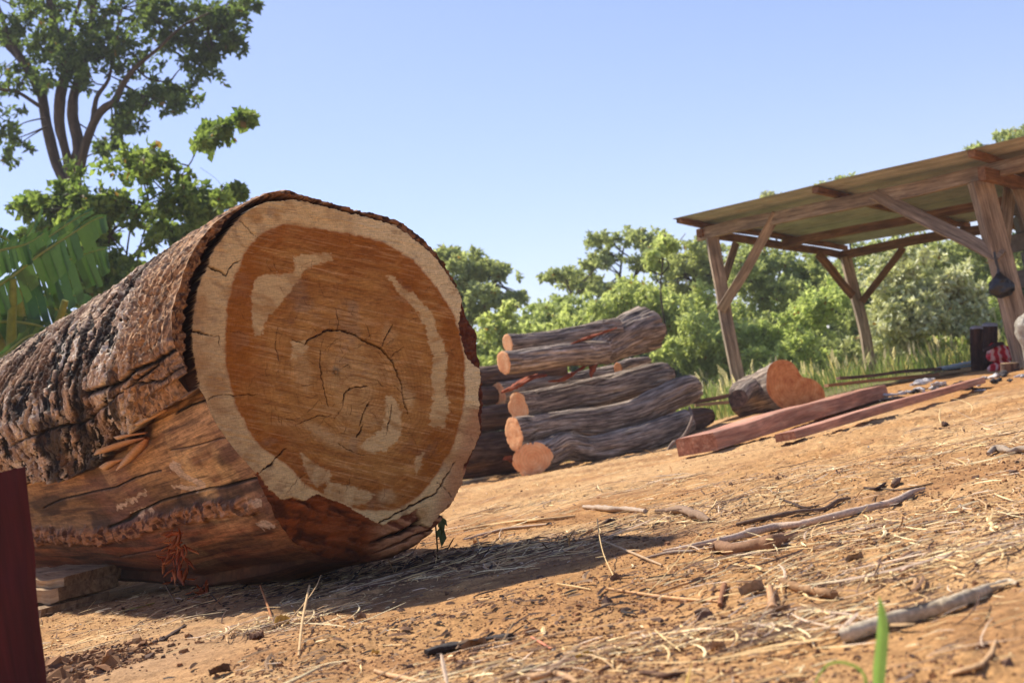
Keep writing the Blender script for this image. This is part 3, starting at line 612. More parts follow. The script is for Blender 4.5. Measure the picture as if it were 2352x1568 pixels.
def pile_log(label, pts, rpx, z0, z1, nf=None, name='cut_log', cat='log', group='grey logs of the pile', seg=84, lump=.11, mat=BARKG, seed=0, cmat=None, both=True, parent=None, pname='bark'):
    p = Z4(pts); k = len(p); Zs = np.linspace(z0, z1, k); c = P(p[:, 0], p[:, 1], Zs); r = np.asarray(rpx) * 1.08 * .39847 * Zs / F
    V, Q, S, cen = tube(c, r, seg, n=120, lump=lump, seed=seed, n0=nf, groove=.2, gf=3.4)
    root = parent or empty(name, label, cat, group)
    mesh(pname, V.reshape(-1, 3), Q, mat, root, None, True, S.reshape(-1, 3) + np.array([seed * 3.7, seed, 0]))
    ax = cen[0] - cen[1]; nn = np.asarray(nf if nf is not None else ax, float); nn = nn / np.linalg.norm(nn); nn *= np.sign(nn @ ax)
    endcap('cut_end', V[0], nn, cmat or CUTM, root, seed=seed)
    if both: endcap('cut_end', V[-1][::-1], cen[-1] - cen[-2], cmat or CUTM, root, seed=seed + 1)
    return root
nA = (-.80, -.60, 0)
pile_log('grey log at the front bottom of the pile, with the largest round fresh cut end', [(628,1448),(720,1415),(800,1375),(950,1385),(1100,1360),(1250,1325),(1400,1275),(1520,1225)], [88,82,86,72,74,80,78,66], 12.15, 12.9, (-.25,-.97,0), seed=1)
pile_log('long bent grey log second from the bottom of the pile, narrow oval cut end', [(520,1308),(620,1282),(800,1245),(1000,1230),(1200,1188),(1350,1120),(1480,1062),(1545,1042)], [92,80,72,80,80,80,80,74], 12.35, 13.3, (-.86,-.5,0), seed=2)
pile_log('thick dark grey log third from the bottom of the pile, under the forked log', [(543,1145),(640,1132),(850,1088),(1000,1062),(1150,1022),(1300,978),(1385,962)], [76,76,80,84,86,80,72], 12.6, 13.7, (-.70,-.71,0), seed=3)
fork = empty('forked_log', 'forked grey log on top of the pile, two cut limbs meeting in one thick stem', 'log', None)
pile_log('', [(460,893),(550,886),(700,862),(850,842),(960,838),(1040,830)], [63,60,62,60,66,60], 12.35, 12.9, (-.82,-.57,0), seed=4, parent=fork, both=False, pname='limb')
pile_log('', [(482,782),(600,776),(750,756),(900,728),(1010,712),(1120,700)], [53,48,52,52,62,60], 12.75, 13.15, (-.86,-.5,0), seed=5, parent=fork, both=False, pname='limb')
pile_log('', [(965,850),(1030,812),(1120,762),(1200,724),(1290,690)], [72,98,104,110,114], 12.9, 13.55, (-.5,-.2,-.8), seed=6, parent=fork, pname='stem', lump=.16)
for _i, (_l, _p) in enumerate([('log glimpsed in the dark gap low inside the pile', [(300,1370),(600,1330),(900,1300),(1200,1260),(1420,1210)]), ('log glimpsed in the gap between the two middle front logs', [(420,1210),(700,1190),(1000,1150),(1300,1090)]), ('log glimpsed in the gap under the forked log', [(430,1075),(700,1040),(950,1000),(1180,960)])]):
    pile_log(_l, _p, [66] * len(_p), 13.3, 14.3, nA, group=None, seed=60 + _i, mat=BARKG)
G2 = 'dark logs of the rear stack behind the big log'
BARKD = fibre_mat('brown_bark', [(.28, tuple(srgb(44, 34, 30))), (.5, tuple(srgb(104, 80, 66))), (.75, tuple(srgb(168, 136, 112)))], scale=24, stretch=.12, bmp=.9, bd=.012)
pile_log('dark log of the rear stack, topmost beside the forked log', [(60,990),(200,985),(340,975),(480,968),(640,950),(800,930)], [64]*6, 13.2, 13.8, nA, group=None, mat=BARKD, seed=7)
pile_log('dark log of the rear stack, second from the top', [(60,1105),(200,1090),(340,1085),(470,1070),(640,1050)], [46,48,50,50,48], 12.95, 13.6, nA, group=None, mat=BARKD, seed=8)
pile_log('brown log of the rear stack, third from the top', [(60,1255),(200,1235),(330,1218),(470,1205),(640,1200),(760,1190)], [68]*6, 12.85, 13.5, nA, group=None, mat=BARKD, seed=9)
pile_log('brown log lowest of the rear stack, nearly on the ground', [(60,1420),(200,1400),(300,1392),(470,1372),(640,1350)], [94,92,88,80,76], 12.7, 13.3, nA, group=None, mat=BARKD, seed=10)
pile_log('dark log added to fill the dark hollow at the left foot of the pile', [(60,1510),(250,1490),(420,1475),(560,1455)], [66,66,64,60], 13.5, 13.9, nA, group=None, mat=BARKD, seed=14)  # added log, put in to darken the hollow under the pile end
pile_log('short dark burnt log end sticking out right of the pile', [(1440,1235),(1520,1225),(1600,1205),(1650,1200)], [52,62,56,40], 13.1, 13.3, nA, group=None, mat=BARKD, seed=12)
pile_log('small split piece with an orange end behind the stem of the forked log', [(1120,925),(1180,905),(1250,890),(1290,880)], [34,34,30,22], 13.9, 14.3, nA, group=None, seed=13, cmat=CUTO)
TORN = fibre_mat('torn_red_wood', [(.3, tuple(srgb(84, 40, 24))), (.55, tuple(srgb(170, 84, 44))), (.75, tuple(srgb(216, 140, 90)))], scale=34, stretch=.1, bmp=1, bd=.012)
def shard(label, pts, rpx, Z, seed):
    p = Z4(pts); Zs = np.linspace(Z, Z + .2, len(p)); c = P(p[:, 0], p[:, 1], Zs); V, Q, S, _ = tube(c, np.asarray(rpx) * .39847 * Zs / F, 6, n=22, lump=.6, lf=14, seed=seed, flat=.35)
    mb = MB(); add_tube(mb, c, np.asarray(rpx) * .39847 * Zs / F, 6, n=22, lump=.6, lf=14, seed=seed, flat=.35)
    tag(mb.build('wood_shard', TORN, None, False), label, 'wood shard')
shard('torn orange wood shard lying under the lower limb of the forked log', [(450,1062),(520,1030),(600,985),(700,960)], [16,44,52,30], 12.5, 3)
shard('long split reddish shard slanting below the fork of the top log', [(720,1000),(790,990),(860,950),(940,905)], [14,28,30,20], 12.6, 5)
shard('broken splinter pointing down from the stem of the forked log', [(965,975),(970,930),(990,880),(1020,840)], [8,22,34,30], 12.7, 6)
shard('orange split wood showing in the crotch between the two limbs of the forked log', [(830,790),(920,755),(1010,725),(1110,690)], [8,24,22,8], 12.62, 9)
shard('reddish splintered chunk between the lowest front log and the rear stack', [(490,1440),(520,1450),(560,1480)], [40,46,40], 12.6, 8)
# thin dead branch leaning against the pile
STK = fibre_mat('dead_twig', [(.3, tuple(srgb(96, 78, 66))), (.6, tuple(srgb(160, 138, 120))), (.8, tuple(srgb(196, 178, 158)))], scale=120, stretch=.15, bmp=.6, bd=.002)
mb = MB(); p = Z4([(1530,1150),(1545,1210),(1500,1310),(1440,1350),(1400,1400)]); add_tube(mb, P(p[:, 0], p[:, 1], np.array([12.6, 12.3, 12.1, 11.9, 11.8])), [.012, .014, .016, .018, .012], 7, n=18, lump=.2)
tag(mb.build('dead_branch', STK), 'thin pale dead branch leaning on the right end of the log pile', 'branch')
# ---- forked chunk with the figure-eight cut beside the beam
Z5 = lambda pts: np.array([(1543.5 + .50406 * a, 275.6 + .50406 * b) for a, b in pts])
def chunk():
    root = empty('cut_log', 'short grey log chunk with a figure-eight orange cut face beside the red beam', 'log')
    o = Z5([(430,1190),(435,1140),(455,1108),(490,1092),(540,1100),(572,1135),(592,1168),(640,1180),(680,1210),(697,1250),(688,1290),(620,1308),(560,1312),(500,1312),(455,1272),(432,1230)])
    n = np.array([.30, -.95, .0]); n /= np.linalg.norm(n); Z = 13.2; c0 = P(np.array(560.) * 0 + o[:, 0].mean(), np.array(o[:, 1].mean()), Z)
    d = ray(o[:, 0], o[:, 1]); t = ((c0 - CAM) @ n) / (d @ n); ring = CAM + d * t[:, None]
    ring, _ = spline(np.vstack([ring, ring[:1]]), 1, 49); ring = ring[:-1]; m = 48; ce = ring.mean(0); back = np.array([-.62, .78, -.02])
    V = []; S = []; ns = 16
    for i in range(ns):
        f = i / (ns - 1); sc = 1 - .28 * f; q = ce + (ring - ce) * sc + back * (.62 * f) + np.array([0, 0, -.05 * f])
        q = q + (ring - ce) * (.10 * fbm(np.concatenate([(ring - ce) * 6, ], -1) + f * 3, 3, 4))[:, None] * min(1, f * 5)
        V.append(q); S.append(np.stack([np.full(m, f * .6), (ring - ce) @ np.array([1, 0, 0]), (ring - ce)[:, 2]], -1))
    mesh('bark', np.vstack(V), gridf(ns, m, True), BARKG, root, None, True, np.vstack(S) + 30)
    endcap('cut_face', ring, n, CUTO, root, seed=21)
    endcap('cut_face', V[-1][::-1], back, CUTM, root, seed=22)
    # second leg of the fork, cut end to the left
    p = Z5([(300,1270),(350,1225),(430,1190),(500,1190)]); c = P(p[:, 0], p[:, 1], np.array([13.0, 13.25, 13.5, 13.7])); Vt, Q, S2, cen = tube(c, np.array([42, 44, 44, 38]) * .504 * 13.3 / F, 28, n=20, lump=.15, seed=31, n0=(-.35, -.93, .1))
    mesh('limb', Vt.reshape(-1, 3), Q, BARKG, root, None, True, S2.reshape(-1, 3) + 12); endcap('cut_end', Vt[0], (-.35, -.93, .1), BARKD, root, seed=33)
chunk()
# ================================================================ BEAMS
REDM = fibre_mat('red_timber', [(.3, tuple(srgb(158, 104, 82))), (.5, tuple(srgb(200, 142, 114))), (.72, tuple(srgb(220, 180, 152)))], scale=22, stretch=.06, bmp=.35, bd=.004, rough=.7, patch=(tuple(srgb(206, 150, 122)), 3, .62))
REDD = fibre_mat('dark_red_timber', [(.3, tuple(srgb(66, 20, 20))), (.55, tuple(srgb(88, 28, 28))), (.75, tuple(srgb(106, 36, 34)))], scale=14, stretch=.05, bmp=.3, bd=.003, rough=.6)
crisp(REDM, (.06, 1, 1), 70, .32, .66, .4, .003); crisp(REDD, (.06, 1, 1), 60, .3, .7, .35, .003)
def beam(label, pts, ws, hs, name, off=.03, seed=0):
    """hewn beam: centre line of its base on the ground, width and height per station"""
    g = np.array([G(np.array(a), np.array(b)) for a, b in pts]); n = 30; _, w = spline(g, ws, n); _, h = spline(g, hs, n); t_ = np.linspace(0, 1, n)[:, None]; c = g[0] * (1 - t_) + g[-1] * t_
    c[:, 2] += off; T = np.gradient(c, axis=0); T /= np.linalg.norm(T, axis=1)[:, None]; s = np.cross(T, [0, 0, 1.]); s /= np.linalg.norm(s, axis=1)[:, None]
    prof = np.array([(-1, 0), (.97, 0), (1, .04), (1.02, .5), (.96, .95), (.9, 1), (-.92, 1), (-1, .93)]); t = np.linspace(0, 1, n)
    wob = .05 * fbm(v3(t * 6, seed, 0), 3, seed)
    V = c[:, None] + s[:, None] * (prof[:, 0] * .5)[None, :, None] * w[:, None, None] * (1 + wob)[:, None, None] + np.array([0, 0, 1.]) * (prof[:, 1])[None, :, None] * h[:, None, None] * (1 - wob)[:, None, None]
    L = t * np.linalg.norm(c[-1] - c[0]); S = np.stack([np.broadcast_to(L[:, None], (n, 8)), np.broadcast_to(prof[:, 0] * w.mean() / 2, (n, 8)) + seed, np.broadcast_to(prof[:, 1] * h.mean(), (n, 8))], -1)
    Q = list(gridf(n, 8, True)); o = (n - 1) * 8
    for k in (0, o):
        q = [[k + 0, k + 1, k + 2, k + 7], [k + 7, k + 2, k + 3, k + 6], [k + 6, k + 3, k + 4, k + 5]]; Q += [x[::-1] for x in q] if k == 0 else q
    return mesh(name, V.reshape(-1, 3), np.array(Q)[:, ::-1], REDM, None, None, False, S.reshape(-1, 3))
tag(beam('', [(1605,1048),(1750,1000),(1850,962),(1940,938),(2010,922)], [.29,.29,.28,.27,.25], [.115,.125,.125,.12,.115], 'timber_beam', .02, 1), 'thick hewn red timber beam lying on the soil between the pile and the shed', 'beam')
tag(beam('', [(1808,1024),(1900,996),(2010,962),(2120,925),(2250,890)], [.13,.13,.12,.12,.12], [.045,.055,.055,.05,.05], 'timber_board', .03, 5), 'thin red timber board lying in front of the thicker beam', 'board')
# foreground post
def red_post(x0, x1, y, d, h, lab):
    n = 40; V = []; prof = [(x0, y), (x1 - .012, y), (x1, y + .012), (x1 - .05, y + d), (x0, y + d)]
    V = np.array([[(a - .035 * (1 - z) , b, z * (h - .01 * (a < x1 - .1)) - .02) for a, b in prof] for z in np.linspace(0, 1, n)]); V += (.003 * fbm(V * 9, 3, 7))[..., None] * np.array([1, 1, 0])
    Q = list(gridf(n, 5, True)); o = (n - 1) * 5; Q += [[o, o + 1, o + 2, o + 4], [o + 4, o + 2, o + 3, o + 3]]; Q = [q for q in Q if len(set(q)) == 4] + []
    S = V[..., [2, 0, 1]].reshape(-1, 3); V = V.reshape(-1, 3); Q.append([o + 2, o + 3, o + 4, o])
    tag(mesh('timber_post', V, np.array(Q), REDD, None, None, False, S), lab, 'post')
_p = P(np.array(54.), np.array(1072.), 2.62)
red_post(_p[0] - .34, _p[0], _p[1], .12, _p[2] + .02, 'dark red square timber post standing in the left foreground corner')
# flat stone-like wood offcuts under the log at the left
OFF = fibre_mat('offcut_wood', [(.3, tuple(srgb(120, 92, 66))), (.55, tuple(srgb(192, 160, 122))), (.78, tuple(srgb(222, 196, 158)))], scale=40, stretch=.1, bmp=.8, bd=.006)
for i, (x0, x1, y0, y1, Z) in enumerate([(20, 218, 1304, 1338, 5.75), (40, 206, 1343, 1378, 5.70), (60, 180, 1381, 1398, 5.62)]):
    a = P(np.array(x0 - 40.), np.array((y0 + y1) / 2 + 2), Z + .25); b = P(np.array(x1 - 4.), np.array((y0 + y1) / 2. - 2), Z); h = (y1 - y0) * Z / F * .9
    V, Q, S = box(a, b, .34, h, jit=.02, seed=i + 3, sub=16); V = V + .010 * np.stack([fbm(V * 18, 3, 9 + i)] * 3, -1)
    tag(mesh('wood_offcut', V, Q, OFF, None, None, False, S), ['pale flat wood offcut propping the log, topmost of the stack', 'pale flat wood offcut in the middle of the stack under the log', 'thin pale offcut at the bottom of the stack under the log'][i], 'offcut', 'offcuts stacked under the log')
# ================================================================ SHED
WG = fibre_mat('weathered_wood', [(.3, tuple(srgb(116, 96, 76))), (.52, tuple(srgb(176, 154, 128))), (.75, tuple(srgb(210, 192, 164)))], scale=30, stretch=.06, bmp=.5, bd=.004)
WO = fibre_mat('brown_wood', [(.3, tuple(srgb(104, 74, 52))), (.55, tuple(srgb(152, 112, 78))), (.75, tuple(srgb(186, 146, 106)))], scale=30, stretch=.06, bmp=.4, bd=.003)
crisp(WG, (.05, 1, 1), 90, .34, .6, .45, .004); crisp(WO, (.05, 1, 1), 90, .34, .6, .4, .004)
shed = empty('open_shed', 'open shed of rough timber posts under a corrugated metal roof', 'shed')
def pt(x, y, Z): return P(np.array(float(x)), np.array(float(y)), Z)
L_t, R_t, B_t = pt(1634, 545, 16.0), pt(2252, 415, 13.0), pt(1944, 590, 19.0)
def down(p, lean, drop=.06):
    q = p.copy(); q[0] += lean[0]; q[1] += lean[1]; q[2] = float(gz(np.array([q[0]]), np.array([q[1]]), False)[0]) - drop; return q
Q_t = R_t + (B_t - L_t); 
for a, lean, w in ((L_t, (-.02, 0), .14), (B_t, (.02, 0), .135), (R_t, (.06, 0), .19), (Q_t, (0, 0), .15)):
    timber('post', down(a, lean), a, w, w * .9, WG, shed, up=(0, 1, 0), jit=.018, seed=int(w * 100), sub=18)
e1 = (R_t - L_t); e2 = (B_t - L_t); rn = np.cross(e1, e2); rn /= np.linalg.norm(rn); rn *= np.sign(rn[2])
def onplane(x, y, h):
    d = ray(np.array(float(x)), np.array(float(y))); t = ((L_t + rn * h - CAM) @ rn) / (d @ rn); return CAM + d * t
up_ = tuple(rn)
LB, RB = L_t + rn * .06 - e1 * .05, R_t + rn * .06 + e1 * .5
timber('beam', LB, RB, .07, .14, WG, shed, up=up_, jit=.03, seed=2)
timber('beam', B_t + rn * .06 - e1 * .03, B_t + rn * .06 + e1 * 1.5, .07, .12, WO, shed, up=up_, jit=.03, seed=3)
timber('beam', L_t + rn * .045 - e2 * .03 - e1 * .03, B_t + rn * .045 - e1 * .03 + e2 * .03, .07, .09, WO, shed, up=up_, jit=.02, seed=4)
timber('beam', R_t - rn * .0 + e1 * .05 - e2 * .1, Q_t + e1 * .05, .07, .12, WO, shed, up=up_, jit=.02, seed=5)
timber('beam', L_t + e2 * .5 + rn * .045, L_t + e2 * .5 + e1 * 1.5 + rn * .045, .06, .1, WO, shed, up=up_, jit=.02, seed=6)
for f in (-.035, .52, 1.04, 1.5):
    timber('purlin', L_t + e1 * f - e2 * .14 + rn * .165, L_t + e1 * f + e2 * 1.06 + rn * .165, .07, .06, WO, shed, up=up_, jit=.02, seed=int(20 + f * 9))
def brace(x0, y0, Z0, x1, y1, Z1, w, t, m, s): timber('brace', pt(x0, y0, Z0), pt(x1, y1, Z1), t, w, m, shed, up=(0, 1, 0), jit=.02, seed=s, sub=12)
brace(1782, 490, 15.15, 1655, 712, 15.85, .035, .11, WG, 31)
brace(1688, 560, 16.6, 1662, 640, 16.1, .035, .09, WG, 32)
brace(2010, 446, 13.95, 2300, 592, 12.85, .035, .13, WG, 33)
brace(1880, 585, 18.2, 1955, 680, 18.85, .035, .11, WO, 34)
brace(2072, 568, 18.3, 1978, 690, 18.9, .035, .09, WO, 35)
brace(2318, 430, 13.6, 2305, 575, 13.15, .035, .12, WG, 36)
brace(2330, 430, 13.3, 2400, 640, 12.9, .035, .1, WG, 37)
m, nt, b = newmat('sheet_metal'); f = noise(nt, coords(nt, 'suv', (1, 1, 1)), 3, 5, .6)
nt.links.new(ramp(nt, f, [(.3, tuple(srgb(150, 150, 146))), (.6, tuple(srgb(192, 190, 184))), (.8, tuple(srgb(182, 158, 134)))]), b.inputs['Base Color']); b.inputs['Metallic'].default_value = .0; b.inputs['Roughness'].default_value = .5; METAL = m
def roof():
    us = np.linspace(-.06, 1.6, 40); ws = np.linspace(-.15, 1.07, 260); A_, B_ = np.meshgrid(us, ws, indexing='ij')
    L2 = np.linalg.norm(e2); ph = B_ * L2 / .22 * 2 * math.pi
    h = .205 + .026 * np.maximum(0, np.sin(ph)) ** 4 + .006 * fbm(v3(A_ * 3, B_ * 3), 2, 5)
    V = L_t + A_[..., None] * e1 + B_[..., None] * e2 + rn * h[..., None]; V2 = V + rn * .0015; n, k = A_.shape
    Sx = np.stack([A_ * 3, B_ * 3, A_ * 0], -1).reshape(-1, 3)
    q = gridf(n, k); allv = np.vstack([V.reshape(-1, 3), V2.reshape(-1, 3)]); Q = np.vstack([q, q[:, ::-1] + n * k])
    mesh('roof_sheet', allv, Q, METAL, shed, None, True, np.vstack([Sx, Sx]))
roof()
# ---------------------------------------------------------------- things round the shed, right edge
ZR = lambda pts: np.array([(2076.4 + .30455 * a, 441.0 + .30455 * b) for a, b in pts])      # enlargement 905 x 1568
def blob(name, label, cat, pts, rpx, Z, mat, seg=24, lump=.25, seed=0, flat=1, col=None, n=26, lf=10):
    p = ZR(pts); Zs = np.broadcast_to(np.asarray(Z, float), (len(p),)); mb = MB(); add_tube(mb, P(p[:, 0], p[:, 1], Zs), np.asarray(rpx) * .30455 * Zs / F, seg, n=n, lump=lump, lf=lf, seed=seed, flat=flat)
    return tag(mb.build(name, mat), label, cat)
def plain(name, c, rough=.6, ns=40, var=.3, bm=.5, bd=.006, spec=.3):
    m, nt, b = newmat(name); f = noise(nt, coords(nt, 'Object'), ns, 5, .6); nt.links.new(mul(nt, c, ramp(nt, f, [(.3, (1 - var,) * 3), (.7, (1 + var,) * 3)])), b.inputs['Base Color'])
    b.inputs['Roughness'].default_value = rough; b.inputs['Specular IOR Level'].default_value = spec; bump(nt, b, f, bm, bd); return m
BLK = plain('black_plastic', (.018, .018, .02), .32, 22, .4, .9, .012, .6)
bag = empty('plastic_bag', 'knotted black plastic bag hanging from the right post of the shed', 'bag')
_b = blob('bag_body', None, None, [(712,600),(716,640),(722,680),(728,730),(728,770),(726,800)], [10,40,78,90,70,20], 12.75, BLK, 30, .3, 5, n=22, lf=14); _b.parent = bag
_b = blob('bag_strap', None, None, [(680,450),(692,510),(708,570),(714,612)], [8,11,10,14], 12.75, BLK, 8, .2, 6); _b.parent = bag
STM = fibre_mat('charred_bark', [(.35, tuple(srgb(48, 32, 26))), (.6, tuple(srgb(92, 62, 46))), (.8, tuple(srgb(124, 92, 70)))], scale=22, stretch=.2, bmp=1, bd=.015)
CAP = plain('grey_top', tuple(srgb(150, 150, 156)), .7, 30, .2, .3, .003)
for i, (x, y0, y1, r, Z, lb) in enumerate([(545, 1030, 1345, 46, 13.6, 'shorter dark wooden stump with a grey top, left one of the pair'), (645, 1010, 1340, 56, 13.9, 'taller dark grey-topped stump, right one of the pair behind the red sack')]):
    root = empty('wood_stump', lb, 'stump', 'pair of stumps beside the shed'); p = ZR([(x, y0), (x + 4, (y0 + y1) / 2), (x + 12, y1)]); c = P(p[:, 0], p[:, 1], Z); rr = np.array([1, 1, 1.02]) * r * .30455 * Z / F
    V, Q, S, cen = tube(c, rr, 28, n=16, lump=.08, seed=40 + i); mesh('bark', V.reshape(-1, 3), Q, STM, root, None, True, S.reshape(-1, 3)); ax_ = (cen[0] - cen[1]) / np.linalg.norm(cen[0] - cen[1]); mb = MB(); add_tube(mb, [c[0] - ax_ * .004, c[0] + ax_ * rr[0] * .22, c[0] + ax_ * rr[0] * .42, c[0] + ax_ * rr[0] * .5], rr[0] * np.array([1.04, 1.0, .72, .3]), 22, n=10, lump=.08, seed=i); mb.build('cap', CAP, root)
def striped():
    m, nt, b = newmat('red_sack_cloth'); w = N(nt, 'ShaderNodeTexWave'); w.inputs['Scale'].default_value = 2.2; w.inputs['Distortion'].default_value = 5; w.inputs['Detail'].default_value = 3
    nt.links.new(coords(nt, 'Object', (2, 1, 4)), w.inputs[0]); nt.links.new(ramp(nt, w.outputs['Fac'], [(.3, tuple(srgb(196, 34, 48))), (.6, tuple(srgb(224, 78, 84))), (.9, tuple(srgb(238, 190, 180)))]), b.inputs['Base Color']); b.inputs['Roughness'].default_value = .7; bump(nt, b, w.outputs['Fac'], .5, .02); return m
sk = empty('sack', 'crumpled red woven sack slumped against the stumps near the shed', 'sack')
_b = blob('sack_body', None, None, [(640,1200),(700,1215),(760,1235),(800,1250)], [50,74,72,44], 13.3, striped(), 30, .35, 61, n=30, lf=16); _b.parent = sk
_b = blob('sack_fold', None, None, [(640,1350),(680,1325),(740,1310),(800,1300)], [22,34,36,30], 13.25, bpy.data.materials['red_sack_cloth'], 24, .35, 62); _b.parent = sk
_b = blob('sack_mouth', None, None, [(600,1195),(650,1170),(700,1150),(752,1140)], [14,16,16,12], 13.2, plain('dark_hem', (.05, .02, .02)), 12, .3, 63); _b.parent = sk
st = empty('wood_stump', 'small pale sawn stump in front of the red sack', 'stump'); p = ZR([(795, 1290), (798, 1340), (800, 1430)]); c = P(p[:, 0], p[:, 1], 12.6)
V, Q, S, cen = tube(c, np.array([68, 68, 70]) * .30455 * 12.6 / F, 26, n=12, lump=.1, seed=71); mesh('bark', V.reshape(-1, 3), Q, BARKD, st, None, True, S.reshape(-1, 3)); endcap('cut_top', V[0], cen[0] - cen[1], OFF, st, seed=72)
m, nt, b = newmat('clear_sheet'); f = noise(nt, coords(nt, 'Object'), 9, 5, .6); nt.links.new(ramp(nt, f, [(.3, (.42, .38, .30)), (.7, (.62, .58, .48))]), b.inputs['Base Color']); b.inputs['Roughness'].default_value = .3; b.inputs['Alpha'].default_value = .55; bump(nt, b, f, 1, .03); FILM = m
blob('plastic_sheet', 'bunched translucent plastic sheet hanging by the right post of the shed', 'plastic sheet', [(950,880),(930,940),(905,1010),(915,1090),(945,1240),(955,1400)], [30,60,90,70,50,50], 12.2, FILM, 30, .4, 80, .6, n=36, lf=12)
# concrete block wall beyond the shed at the right edge
BLKW = plain('concrete_block', tuple(srgb(120, 118, 116)), .9, 18, .25, .6, .01)
a = pt(2352, 740, 15.0); wx = a[0] + .0
w_ = empty('block_wall', 'grey concrete block wall at the right edge behind the shed', 'wall')
for r_ in range(11):
    for k in range(4):
        x0 = wx + k * .41 + (.2 if r_ % 2 else 0) + .02; z0 = .1 + r_ * .2
        V, Q, S = box((x0, 15.2, z0 + .1), (x0 + .395, 15.2, z0 + .1), .15, .19, seed=r_ * 4 + k, jit=.004, sub=4); mesh('block', V, Q, BLKW, w_, None, False, S)
# corrugated sheets, planks, ash and pale rags on the ground
def strip(name, label, cat, pts, w, h, mat, Z=None, seed=0, jit=.02):
    g = [G(np.array(float(x)), np.array(float(y))) if Z is None else pt(x, y, Z) for x, y in pts]; V, Q, S = box(g[0] + [0, 0, h / 2 + .01], g[-1] + [0, 0, h / 2 + .01], w, h, jit=jit, seed=seed, sub=16)
    return tag(mesh(name, V, Q, mat, None, None, False, S), label, cat)
TINR = plain('tin', tuple(srgb(170, 182, 188)), .4, 10, .15, .1, .002, .5)
strip('metal_sheet', 'pale metal roofing offcut lying beside the stumps', 'metal sheet', [(2150, 846), (2232, 832)], .5, .02, TINR, 14.0, 3)
strip('metal_sheet', 'second metal offcut lying just below the pale one beside the stumps', 'metal sheet', [(2165, 856), (2240, 846)], .4, .02, plain('tin_blue', tuple(srgb(110, 132, 136)), .4, 10, .2), 13.8, 4)
strip('wood_slab', 'long bark-edged slab lying on the ground right of the chunk', 'slab', [(1900, 889), (2150, 866)], .2, .03, WO, 13.6, 5, .03)
strip('wood_slab', 'dark slab lying across the left end of the long slab', 'slab', [(1925, 880), (2200, 858)], .16, .03, BARKD, 13.9, 6, .05)
strip('plank', 'flat weathered plank on the soil left of the chunk', 'plank', [(1590, 925), (1680, 912)], .2, .04, BARKD, 13.6, 7, .03)
strip('plank', 'pale plank lying under the left end of the dark plank', 'plank', [(1600, 936), (1690, 928)], .2, .03, OFF, 13.4, 8, .02)
ASH = plain('ash', tuple(srgb(196, 190, 186)), .95, 25, .4, 1, .02); CHA = plain('char', tuple(srgb(70, 64, 64)), .9, 30, .6, 1, .02)
rs = np.random.default_rng(5)
def ashes():
    for i in range(46):
        x = rs.uniform(2030, 2352); y = 915 - (x - 2030) * .155 + rs.normal(0, 7); c = G(np.array(x), np.array(y)); r = rs.uniform(.02, .075)
        mb = MB(); v = rs.normal(0, 1, 3) * [1, .6, .15]; v /= np.linalg.norm(v); L = r * rs.uniform(.8, 2.2)
        c = c + [0, 0, r * .35]; add_tube(mb, [c - v * L, c, c + v * L], [r * .3, r * .6, r * .2], 8, n=9, lump=.7, lf=16, seed=i, flat=.6)
        k = rs.random(); ashy = k < .5
        tag(mb.build('ash_lump' if ashy else 'charred_lump', ASH if ashy else CHA, None, False), 'pale ashy lump in the burnt debris line by the thin red board' if ashy else 'charred lump in the burnt debris line by the thin red board', 'ash' if ashy else 'charcoal', 'ash lumps of the burnt debris line' if ashy else 'charred lumps of the burnt debris line')
ashes()
